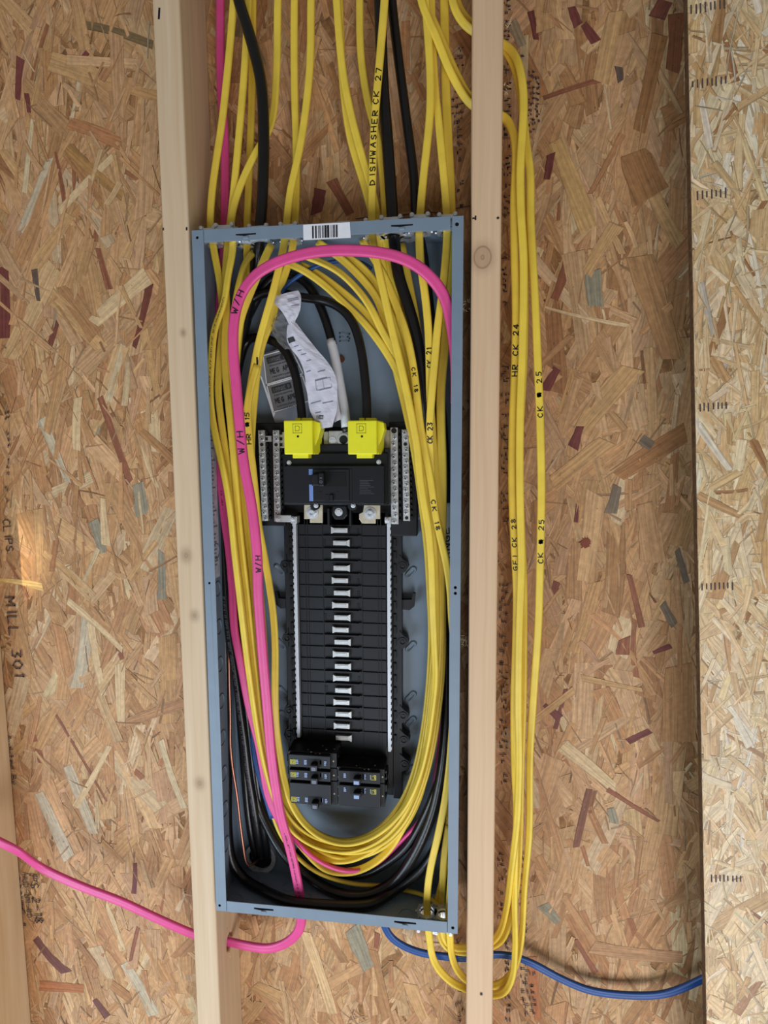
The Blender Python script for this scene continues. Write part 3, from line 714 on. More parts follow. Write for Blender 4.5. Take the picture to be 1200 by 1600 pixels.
# ------------------------------------------------------------------ connectors
def connector(x, y, r, label, group, top=True):
    s = 1 if top else -1; z = PH_ if top else -PH_
    e = empty('cable_connector', (x, y, z), label, 'connector', group)
    bm = bmesh.new(); ring(bm, (x, y, z + s * .0002), (0, 0, s), r * .82, r + .002, .014, 18); build('collar', bm, M['zinc'], e)
    bm = bmesh.new(); ring(bm, (x, y, z - s * .0022), (0, 0, -s), r * .9, r + .0035, .0035, 12)
    for k in range(8):
        t = 2 * math.pi * k / 8
        c = Vector((x + (r + .0035) * math.cos(t), y + (r + .0035) * math.sin(t), z - s * .004))
        cyl(bm, c, (math.cos(t), math.sin(t), 0), .0016, .0018, 6)
    build('locknut', bm, M['zinc'], e)
    bm = bmesh.new(); box(bm, x - r - .001, x + r + .001, y - r - .0035, y - r + .0005, z + s * .006, z + s * .0142, .0012); build('clamp_strap', bm, M['zinc'], e)
    for q in (-1, 1):
        bm = bmesh.new(); cyl(bm, (x + q * (r - .0005), y - r - .003, z + s * .0136), (0, -1, 0), .0036, .0030, 10, .0026)
        box(bm, x + q * (r - .0005) - .0024, x + q * (r - .0005) + .0024, y - r - .0064, y - r - .0058, z + s * .0136 - .0004, z + s * .0136 + .0004)
        build('clamp_screw', bm, M['zinc'], e)
names = ['leftmost zinc cable connector on top of the panel, by the left corner', 'zinc connector on the panel top, second from the left, at the crossing yellow cables',
 'zinc connector on the panel top, left of the thick black cable', 'zinc connector on the panel top round the glossy black cable at left', 'zinc connector on the panel top under the pair of yellow cables left of the barcode',
 'zinc connector on the panel top where the lettered yellow cable enters', 'zinc connector on the panel top round the thick black cable at right', 'small zinc connector on the panel top, just right of the thick black cable at right',
 'zinc connector on the panel top, second from the right', 'rightmost zinc cable connector on top of the panel, by the right corner']
for (x, y, r), nm in zip(topx, names): connector(x, y, r, nm, 'cable connectors on the panel top')
for (x, y, r), nm in zip(botx[:3], ('zinc connector in the panel bottom under the front yellow cable at right', 'zinc connector in the panel bottom, rearmost at the right corner', 'zinc connector in the panel bottom, nearest the right corner')):
    connector(x, y, r, nm, 'cable connectors in the panel bottom', False)

# ------------------------------------------------------------------ panel interior
interior = empty('breaker_interior', (0.0, PD - .003, -.30), 'black moulded busbar interior with pale plated stabs and rails on the panel back', 'panel interior')
CX = 0.0050; YB = 0.070; PIT = 0.01890; ZT = P(533, 828, YB).z
RL, RR_ = CX - .0708, CX + .0708
zb_top = P(533, 800, YB).z; zb_bot = P(560, 1245, YB).z
bm = bmesh.new(); box(bm, CX - .0665, CX + .0665, YB, YB + .020, zb_bot + .02, zb_top, .001); box(bm, CX - .0760, CX + .0760, YB + .004, YB + .020, zb_bot + .004, zb_top, .001); build('moulded_base', bm, M['black'], interior)
for s in (-1, 1):
    bm = bmesh.new(); box(bm, CX + s * .0755, CX + s * .0895, YB + .002, YB + .020, zb_bot, zb_top + .004, .001)
    build('side_strip', bm, M['black'], interior)
    # plated rail, notched on the outer edge
    bm = bmesh.new(); x = CX + s * .0708; zz = ZT + .011; zend = P(470 if s < 0 else 611, 1152 if s < 0 else 1174, YB - .004).z
    box(bm, x - .0024, x + .0024, YB - .006, YB + .004, zend, zz, .0006)
    k = 0
    while zz - k * .0095 - .006 > zend:
        box(bm, x + s * .0020 - .0014, x + s * .0020 + .0014, YB - .0055, YB + .003, zz - k * .0095 - .0055, zz - k * .0095, .0004); k += 1
    build('plated_rail', bm, M['white_rail'], interior)
# partition ribs, stabs, clip slots
proto = {}
def shared(key, fn, mat, center):
    """first call builds, later calls copy with shared mesh data"""
    if key not in proto:
        bm = bmesh.new(); fn(bm); o = build(key.split('|')[0], bm, mat); proto[key] = (o, Vector(o.location) )
        o.location = Vector(center) + Vector(o.location); adopt(o, interior); proto[key] = (o, proto[key][1]); return o
    o, offs = proto[key]
    c = o.copy(); COL.objects.link(c); c.parent = None; c.location = Vector(center) + offs; adopt(c, interior); return c
def rib(bm):
    box(bm, -.0660, -.0300, -.0020, .001, -.0008, .0008, .0003); box(bm, .0300, .0660, -.0020, .001, -.0008, .0008, .0003)
    pts = [(-.0285, .0002), (-.020, -.0010), (.020, -.0010), (.0285, .0004), (.0285, .0018), (.0262, .0022), (.0250, .0010), (.018, .0012), (-.018, .0012), (-.0245, .0012), (-.0285, .0012)]
    prism(bm, pts, -.0045, .001)
def stab(sg):
    def f(bm):
        pts = [(-.0118, -.0034), (.0085, -.0034), (.0128, -.0052), (.0128, .0052), (.0085, .0034), (-.0118, .0034)]
        if sg < 0: pts = [(-a, b) for a, b in pts][::-1]
        prism(bm, pts, -.0060, .001)
        box(bm, -.0085, .0085, -.0066, -.0058, -.0024, .0024, .0004)
    return f
def well(bm): box(bm, -.0145, .0145, -.0006, .001, -.0072, .0072)
def clip(bm):
    box(bm, -.0022, .0022, -.0026, .001, -.0058, .0058, .0007)
def cliphole(bm): box(bm, -.0010, .0010, -.0030, -.0020, -.0046, .0046)
def smallhole(bm): box(bm, -.0017, .0017, -.0006, .001, -.0042, .0042)
for k in range(18):
    z = ZT - k * PIT; xs = CX - .0012 + (.0010 if k % 2 else -.0010)
    shared('bus_stab|%d' % (k % 2), stab(1 if k % 2 else -1), M['alu'], (xs, YB, z))
    shared('stab_well', well, M['black_dark'], (xs, YB, z - .0005))
    if k < 17: shared('divider_rib', rib, M['black'], (CX, YB, z - PIT * .5))
    for s in (-1, 1):
        shared('clip_slot', clip, M['black'], (CX + s * .0792, YB + .002, z + (.002 if s < 0 else .001)))
        shared('clip_hole', cliphole, M['black_dark'], (CX + s * .0792, YB + .002, z + (.002 if s < 0 else .001)))
    if k in (0, 5, 4, 6, 12, 15): shared('window_hole', smallhole, M['black_dark'], (CX + .0240, YB, z - .002))
    if k in (1, 7, 5, 13): shared('window_hole', smallhole, M['black_dark'], (CX - .0270, YB, z))
bm = bmesh.new()
for x in (-.0565, -.0525, -.0297, .0297, .0540, .0585): box(bm, CX + x - .0005, CX + x + .0005, YB - .0010, YB + .001, zb_bot + .03, zb_top - .002)
build('moulded_ridges', bm, M['black'], interior)
# screw ears and cable hooks along both sides
def ear(u, v, s):
    p = P(u, v, YB); bm = bmesh.new(); r = .0088
    xb = CX + s * .0860
    pts = [(xb, p.z + .016), (p.x + s * .001, p.z + r), (p.x + s * r * .8, p.z + r * .55), (p.x + s * r, p.z - r * .2), (p.x + s * r * .5, p.z - r), (xb, p.z - .014)]
    prism(bm, pts, YB, YB + .018)
    o = build('mounting_ear', bm, M['black'], interior)
    bm = bmesh.new(); ring(bm, (p.x, YB, p.z), (0, -1, 0), .0042, .0058, .0016, 18); cyl(bm, (p.x, YB, p.z), (0, -1, 0), .0022, .0010, 10)
    build('ear_boss', bm, M['black'], o)
for u, v in ((629, 884), (629, 1002), (630, 1118), (631, 1156), (632, 1194)): ear(u, v, 1)
for u, v in ((446, 882), (449, 997), (452, 1110), (452, 1147)): ear(u, v, -1)
def hook(u, v, s):
    p = P(u, v, YB + .006); xb = CX + s * .0860
    pts = [(xb, p.z - .006), (p.x + s * .004, p.z - .016 + .002), (p.x + s * .011, p.z - .008), (p.x + s * .013, p.z + .012), (p.x + s * .008, p.z + .013),
           (p.x + s * .006, p.z + .001), (p.x, p.z - .002), (p.x - s * .001, p.z + .016) if s > 0 else (p.x, p.z + .001), (xb, p.z + .004)]
    pts = [(xb, p.z - .014), (p.x + s * .002, p.z - .015), (p.x + s * .009, p.z - .009), (p.x + s * .0105, p.z + .010), (p.x + s * .0070, p.z + .011), (p.x + s * .0050, p.z + .001), (xb, p.z + .000)]
    bm = bmesh.new(); prism(bm, pts, YB + .006, YB + .016); build('cable_hook', bm, M['black'], interior)
hook(440, 936, -1); hook(638, 938, 1)
for s in (-1, 1):
    z = zb_top - .001; bm = bmesh.new()
    pts = [(CX + s * .080, z + .004), (CX + s * .1105, z + .004), (CX + s * .1105, z - .010), (CX + s * .104, z - .0165), (CX + s * .080, z - .0165)]
    prism(bm, pts, YB + .004, YB + .016); o = build('corner_bracket', bm, M['black'], interior); bevmod(o, .002, 3)
# upper carrier of the terminal bars
def carrier(u0, v0, u1, v1):
    bm = bmesh.new(); boxpx(bm, u0, v0, u1, v1, .066, .090, .0015); return build('bar_carrier', bm, M['black'], interior)
carrier(394, 661, 446, 822); carrier(608, 659, 652, 838)
bm = bmesh.new(); boxpx(bm, 440, 668, 612, 822, .070, .090, .001); build('upper_base', bm, M['black_dark'], interior)
def screw_fn(bm):
    cyl(bm, (0, 0, 0), (0, -1, 0), .0034, .0022, 12, .0028)
    box(bm, -.0024, .0024, -.0024, -.0019, -.0005, .0005, mi=1); box(bm, -.0005, .0005, -.0024, -.0019, -.0024, .0024, mi=1)
def termbar(u0, v0, u1, v1, w, y, skip, n, mat, holes):
    a = P(u0, v0, y); b = P(u1, v1, y); bm = bmesh.new()
    c = (a.x + b.x) / 2
    d = (b.x - a.x)
    vs = box(bm, -w / 2, w / 2, y, y + .009, b.z, a.z, .0005)
    for v in bm.verts: v.co.x += a.x + d * (a.z - v.co.z) / (a.z - b.z)
    bar = build('terminal_bar', bm, mat, interior)
    pit = (a.z - b.z - .009) / (n - 1)
    for i in range(n):
        z = a.z - .0045 - pit * i; x = a.x + d * (a.z - z) / (a.z - b.z)
        if i in skip:
            bm = bmesh.new(); cyl(bm, (x, y + .0005, z), (0, -1, 0), holes, .0008, 14); build('wire_hole', bm, M['hole'], bar)
            continue
        x += (.0010 if i % 2 else -.0010) * (1 if w > .009 else .4)
        if 'scr' not in proto:
            bm = bmesh.new(); screw_fn(bm); o = build('terminal_screw', bm, [M['zinc'], M['labeldark']]); proto['scr'] = (o, Vector(o.location)); o.location = Vector((x, y, z)) + proto['scr'][1]; adopt(o, bar)
        else:
            o, offs = proto['scr']; cc = o.copy(); COL.objects.link(cc); cc.parent = None; cc.location = Vector((x, y, z)) + offs; cc.rotation_euler = (0, R.uniform(0, 3), 0); adopt(cc, bar)
    for i in range(n):
        pass
    bm = bmesh.new()
    for i in range(n): z = a.z - .0045 - pit * i; x = a.x + d * (a.z - z) / (a.z - b.z); box(bm, x + w / 2, x + w / 2 + .0035, y + .003, y + .010, z - .0022, z + .0022)
    build('wire_guides', bm, M['black'], bar)
termbar(408, 672, 414, 814, .0098, .056, (2,), 16, M['alu'], .0026)
termbar(431, 672, 433.5, 815, .0098, .056, (2,), 16, M['alu'], .0026)
termbar(615.5, 668, 617, 819, .0105, .054, (0,), 15, M['alu'], .0040)
termbar(633, 671, 635.5, 814, .0098, .056, (2, 15), 16, M['alu'], .0026)
# small plated links
bm = bmesh.new(); boxpx(bm, 415, 681, 424, 690, .060, .064, .0004); build('bar_link', bm, M['alu'], interior)
bm = bmesh.new(); boxpx(bm, 599, 672, 613, 700, .060, .066, .0004); build('bar_link', bm, M['brassy'], interior)
bm = bmesh.new(); boxpx(bm, 640, 680, 643, 690, .060, .064, .0003); build('bar_link', bm, M['alu'], interior)
bm = bmesh.new(); boxpx(bm, 437, 675, 445, 700, .060, .064, .0004); build('bar_link', bm, M['brassy'], interior)
bm = bmesh.new(); boxpx(bm, 431, 805, 455, 816, .050, .056, .0006); lk = build('bar_link', bm, M['alu'], interior)
bm = bmesh.new(); boxpx(bm, 454, 807, 464, 818, .050, .066, .0006); build('rail_lug', bm, M['alu'], interior)
bm = bmesh.new(); boxpx(bm, 601, 808, 611, 818, .050, .066, .0006); build('rail_lug', bm, M['alu'], interior)
def sscrew(u, v, y, r, h, mat, par, name='bolt', hexr=None):
    p = P(u, v, y); bm = bmesh.new(); cyl(bm, p, (0, -1, 0), r, h * .4, 20)
    if hexr: cyl(bm, p + Vector((0, -h * .4, 0)), (0, -1, 0), hexr, h * .6, 6)
    else: cyl(bm, p + Vector((0, -h * .4, 0)), (0, -1, 0), r * .8, h * .6, 16, r * .55)
    o = build(name, bm, mat, par)
    return o
for u, v in ((434, 811), (458, 811), (605, 813)): sscrew(u, v, .050, .0036, .003, M['zinc'], interior, 'link_screw')

# ------------------------------------------------------------------ main breaker
MBK = empty('main_breaker', (CX, .07, P(525, 790, .04).z), 'wide black main breaker with a pale blue stripe, under the two yellow lug covers', 'breaker')
bm = bmesh.new(); boxpx(bm, 441, 708, 606, 790, .038, .0690, .0012); build('body', bm, M['black_dark'], MBK)
bm = bmesh.new(); boxpx(bm, 443, 728, 600, 788, .032, .039, .0010); build('face', bm, M['black_gloss'], MBK)
bm = bmesh.new(); boxpx(bm, 487, 694, 594, 722, .042, .068, .0015); build('neck', bm, M['black'], MBK)
bm = bmesh.new(); boxpx(bm, 601, 700, 609, 790, .040, .068, .0015); build('side_cheek', bm, M['black'], MBK)
bm = bmesh.new(); boxpx(bm, 482.5, 733, 488.5, 742, .0312, .0322); boxpx(bm, 483, 757, 489.5, 783, .0312, .0322); build('blue_stripe', bm, M['bluetape'], MBK)
bm = bmesh.new(); boxpx(bm, 489, 733, 546, 783, .0300, .033, .0010); hp = build('handle_frame', bm, M['black'], MBK)
bm = bmesh.new(); boxpx(bm, 496, 738, 541, 760, .0294, .0302); build('handle_slot', bm, M['black_dark'], hp)
bm = bmesh.new(); boxpx(bm, 546.5, 733, 550, 783, .0312, .0322); build('dark_groove', bm, M['hole'], MBK)
bm = bmesh.new(); boxpx(bm, 486, 741, 498, 759, .0230, .031, .0014); boxpx(bm, 497, 739, 506, 760, .016, .031, .0016); hd = build('handle', bm, M['black_gloss'], MBK)
bm = bmesh.new(); a = P(501.5, 749.5, .0158); ring(bm, (a.x, .0158, a.z - .003), (0, -1, 0), .0014, .0019, .0004, 14); box(bm, a.x - .0016, a.x + .0016, .0154, .0158, a.z + .002, a.z + .0028); build('handle_print', bm, M['greyink'], hd)
bm = bmesh.new()
for u, v in ((500, 769), (527, 769)): cyl(bm, P(u, v, .0299), (0, -1, 0), .0016, .0004, 10)
boxpx(bm, 508, 773, 520, 783, .0290, .0300)
build('dark_holes', bm, M['hole'], MBK)
bm = bmesh.new(); boxpx(bm, 515, 773, 520, 783, .0262, .030, .0006); build('trip_button', bm, M['black'], MBK)
for u, v in ((452, 723), (592, 722)): sscrew(u, v, .0378, .0034, .003, M['zinc'], MBK, 'face_screw')
for u, v in ((494, 790), (552, 790)):
    bm = bmesh.new(); cyl(bm, P(u, v, .046), (0, -1, 0), .0062, .010, 18); b_ = build('screw_boss', bm, M['black'], MBK)
    sscrew(u, v, .036, .0034, .0026, M['zinc'], b_, 'face_screw')
# faint print block on the right of the face
bm = bmesh.new()
for k in range(9): boxpx(bm, 562, 750 + k * 2.6, 562 + R.uniform(12, 24), 751 + k * 2.6, .0317, .0322)
build('fine_print', bm, material('dim_print', srgb(58, 60, 66), .6), MBK)
# bus plates below
for pts, hx, nm in ((((475, 788), (504, 788), (504, 817), (484, 817), (484, 811), (475, 811)), (488, 801), 'left'), (((569, 788), (594, 788), (594, 811), (587, 811), (587, 818), (566, 818), (561, 811), (561, 803), (567, 800)), (578.5, 802), 'right')):
    bm = bmesh.new(); prism(bm, [px2(u, v, .056) for u, v in pts], .056, .0605)
    o = build('bus_plate', bm, M['brassy'], MBK); bevmod(o, .0006)
    bm = bmesh.new(); p = P(hx[0], hx[1], .056); cyl(bm, p, (0, -1, 0), .0088, .0015, 24); cyl(bm, p + Vector((0, -.0015, 0)), (0, -1, 0), .0062, .003, 6)
    ring(bm, p + Vector((0, -.0045, 0)), (0, -1, 0), .0026, .0046, .002, 14); cyl(bm, p + Vector((0, -.0045, 0)), (0, -1, 0), .0026, .0004, 10)
    build('bolt', bm, M['zinc'], o)
bm = bmesh.new(); prism(bm, [px2(u, v, .048) for u, v in ((520, 790), (541, 790), (543, 805), (537, 812), (523, 812), (518, 804))], .048, .069); o = build('centre_boss', bm, M['black'], MBK); bevmod(o, .0015)
sscrew(529.5, 800, .048, .0058, .0034, M['zinc'], o, 'bolt', .004)
for u0, u1 in ((511, 515), (545, 549)):
    bm = bmesh.new(); boxpx(bm, u0, 794, u1, 822, .054, .070, .0008); build('moulded_wall', bm, M['black'], MBK)
# neutral lug between the covers
nl = empty('neutral_lug', P(523, 700, .06), 'silver neutral lug block with a screw and a round wire hole between the yellow covers', 'lug')
bm = bmesh.new(); boxpx(bm, 505, 674, 514, 700, .052, .068, .0010); boxpx(bm, 513.5, 673, 546, 701, .046, .068, .0012); nb = build('block', bm, M['alu'], nl)
p = P(519.5, 687.5, .046); bm = bmesh.new(); cyl(bm, p, (0, -1, 0), .0050, .0010, 20); box(bm, p.x - .0042, p.x + .0042, p.y - .0014, p.y - .0009, p.z - .0005, p.z + .0005); build('set_screw', bm, M['zinc'], nl)
p = P(537, 687, .046); bm = bmesh.new(); ring(bm, p, (0, -1, 0), .0062, .0090, .0016, 24); build('hole_rim', bm, M['alu'], nl)
bm = bmesh.new(); cyl(bm, p, (0, -1, 0), .0062, .0005, 20); build('wire_hole', bm, M['hole'], nl)

# yellow lug covers
def cover(du, label):
    e = empty('lug_cover', P(466 + du, 716, .05), label, 'cover', 'yellow lug covers')
    yf = .018
    bm = bmesh.new(); a = P(443 + du, 657, yf); b = P(489 + du, 710, yf)
    box(bm, a.x, b.x, yf, .050, b.z, a.z, .0016)
    for v in bm.verts:                                          # top slopes back, right side flares
        if v.co.y > .03: v.co.x += .006 if v.co.x > (a.x + b.x) / 2 else 0
    build('body', bm, M['lugyellow'], e)
    bm = bmesh.new(); prism(bm, [(b.x - .001, a.z), (b.x + .0085, a.z - .003), (b.x + .0098, a.z - .012), (b.x + .006, b.z + .022), (b.x - .001, b.z + .006)], .026, .050); o = build('side_flap', bm, M['lugyellow'], e); bevmod(o, .001)
    bm = bmesh.new(); boxpx(bm, 457 + du, 709, 482 + du, 716, .020, .044, .0008); boxpx(bm, 470 + du, 706, 492 + du, 710, .024, .044, .0008); build('lower_tab', bm, M['lugyellow'], e)
    bm = bmesh.new(); boxpx(bm, 461 + du, 653, 469.3 + du, 660, .030, .048, .0008); boxpx(bm, 471 + du, 653, 487 + du, 660, .030, .048, .0008); build('wire_collar', bm, M['lugyellow'], e)
    # square emblem with a square letter inside, raised outline
    c = P(464.5 + du, 669.5, yf); h = .0062; lines = [[(-h, -h), (h, -h), (h, h), (-h, h), (-h, -h)], [(-.0028, -.0032), (-.0028, .0032), (.0016, .0032), (.0030, .0018), (.0030, -.0018), (.0016, -.0032), (-.0028, -.0032)]]
    vs, fs = ribbons(lines, .0009, lambda p, q: Vector((c.x + p, yf - .0003, c.z + q)), 1.0)
    mesh_obj('square_emblem', vs, fs, M['lugmark'], e)
    bm = bmesh.new(); cyl(bm, P(465.5 + du, 682, yf - .0001), (0, -1, 0), .0016, .0004, 10); build('vent_hole', bm, M['hole'], e)
    return e
cover(0, 'left bright yellow lug cover over the main breaker, beside the folded paper')
cover(100, 'right bright yellow lug cover over the main breaker, where the curved black conductor lands')

# ------------------------------------------------------------------ branch breakers
def breaker(x0, x1, z0, z1, yf, label, side, hz, two=False, dx=0.0):
    """side -1: wired on the left, emblem at the left"""
    e = empty('branch_breaker', ((x0 + x1) / 2, YB, (z0 + z1) / 2), label, 'breaker', 'small black branch breakers at the foot of the busbar')
    bm = bmesh.new()
    zs = [(z1, z0)]
    box(bm, x0, x1, yf + .006, YB - .002, z0, z1, .0008)
    build('body', bm, M['dusty'], e)
    bm = bmesh.new(); fx0, fx1 = (x0 + .003, x1 - .009) if side < 0 else (x0 + .003, x1 - .006)
    box(bm, fx0, fx1, yf, yf + .007, z0 + .0012, z1 - .0025, .0008); f = build('face', bm, M['black_gloss'], e)
    # stepped terminal notch at the wired side
    bm = bmesh.new(); xx = x0 if side < 0 else x1
    for k in range(2 if two else 1):
        zc = hz - .001 + k * .019
        box(bm, xx - .003, xx + .003, yf + .012, yf + .030, zc - .006, zc + .006, .0012)
    build('terminal_block', bm, M['black'], e)
    q = .00035
    hx = x0 + .043 if side < 0 else x0 + .0315
    bm = bmesh.new(); box(bm, hx - .0120, hx + .0100, yf - q, yf + .001, hz - .0058, hz + .0058); build('handle_well', bm, M['black_dark'], f)
    tip = -1 if side < 0 else 1
    bm = bmesh.new(); box(bm, hx - .0052, hx + .0052, yf - .009, yf + .002, hz - .0085, hz + .0012, .0012); h_ = build('handle', bm, M['black_gloss'], e)
    bm = bmesh.new(); box(bm, hx - .0030 if side < 0 else hx - .0042, hx + .0034, yf - .0095, yf - .0089, hz - .0072, hz - .0018); build('handle_print', bm, M['greyink'] if side < 0 else M['printwhite'], h_)
    lx = x0 + .0095 if side < 0 else x1 - .0155
    bm = bmesh.new(); box(bm, lx - .0040, lx + .0040, yf - q, yf + .001, hz - .0038, hz + .0038); lg = build('square_emblem', bm, M['qyellow'], f)
    vs, fs = ribbons([[(-.0026, -.0026), (.0026, -.0026), (.0026, .0026), (-.0026, .0026), (-.0026, -.0026)], [(-.0008, -.001), (-.0008, .001), (.0008, .0006), (.0008, -.0006), (-.0008, -.001)]], .0007,
                     lambda a, b: Vector((lx + a, yf - q * 1.6, hz + b)), 1.0)
    mesh_obj('emblem_lines', vs, fs, M['labeldark'], lg)
    bm = bmesh.new(); rr = random.Random(int(abs(x0 * 1e4) + abs(z0 * 1e4)))
    def lines(xa, n, ht, w):
        for k in range(n):
            z = hz + ht - k * (2 * ht / n)
            box(bm, xa, xa + w * rr.uniform(.7, 1), yf - q, yf + .001, z - ht / n * 1.3, z)
    if side < 0:
        lines(x0 + .0142, 3, .0036, .0040); lines(x0 + .0265, 4, .0036, .0055); lines(x0 + .0505, 1, .0048, .0034); lines(x0 + .0570, 3, .0036, .0038)
    else:
        lines(x0 + .0105, 3, .0036, .0036); lines(x0 + .0350, 2, .0036, .0030); lines(x0 + .0385, 4, .0042, .0055); lines(x0 + .0500, 3, .0036, .0060)
    build('fine_print', bm, M['printwhite'], f)
    return e
yb_ = .026
def zpx(v, u=487): return P(u, v, yb_).z
xl0, xl1 = P(448.5, 1215, yb_).x, P(525.0, 1215, yb_).x; xr0, xr1 = P(526.2, 1230, yb_).x, P(600, 1230, yb_).x
breaker(xl0, xl1, zpx(1201.3), zpx(1178), yb_, 'uppermost black branch breaker of the left column, dusty on top', -1, zpx(1192))
breaker(xl0 + .0003, xl1 + .0003, zpx(1221.5), zpx(1202), yb_, 'middle black branch breaker of the left column, with a yellow emblem', -1, zpx(1212))
breaker(xl0 + .0006, xl1 + .0006, zpx(1258.5), zpx(1222.2), yb_, 'lowest, double height breaker of the left column, its handle hanging at the bottom', -1, zpx(1250.5), True)
breaker(xr0, xr1, zpx(1225, 560), zpx(1203, 560), yb_, 'upper black branch breaker of the right column, pale handle tip', 1, zpx(1213.5, 560))
breaker(xr0, xr1, zpx(1262, 560), zpx(1225.7, 560), yb_, 'lower, double height breaker of the right column, plain lower half', 1, zpx(1235.5, 560), True)

# ------------------------------------------------------------------ cables
def catmull(pts, step):
    pts = np.array(pts, float); n = len(pts)
    ext = np.vstack([2 * pts[0] - pts[1], pts, 2 * pts[-1] - pts[-2]])
    out = []
    for i in range(n - 1):
        p0, p1, p2, p3 = ext[i:i + 4]
        L = np.linalg.norm(p2[:3] - p1[:3]); m = max(2, int(L / step))
        t0 = 0.0; t1 = t0 + max(1e-4, np.linalg.norm((p1 - p0)[:3])) ** .5; t2 = t1 + max(1e-4, L) ** .5; t3 = t2 + max(1e-4, np.linalg.norm((p3 - p2)[:3])) ** .5
        t = np.linspace(t1, t2, m, endpoint=False)[:, None]
        A1 = (t1 - t) / (t1 - t0) * p0 + (t - t0) / (t1 - t0) * p1; A2 = (t2 - t) / (t2 - t1) * p1 + (t - t1) / (t2 - t1) * p2; A3 = (t3 - t) / (t3 - t2) * p2 + (t - t2) / (t3 - t2) * p3
        B1 = (t2 - t) / (t2 - t0) * A1 + (t - t0) / (t2 - t0) * A2; B2 = (t3 - t) / (t3 - t1) * A2 + (t - t1) / (t3 - t1) * A3
        out.append((t2 - t) / (t2 - t1) * B1 + (t - t1) / (t2 - t1) * B2)
    out.append(pts[-1:])
    return np.vstack(out)

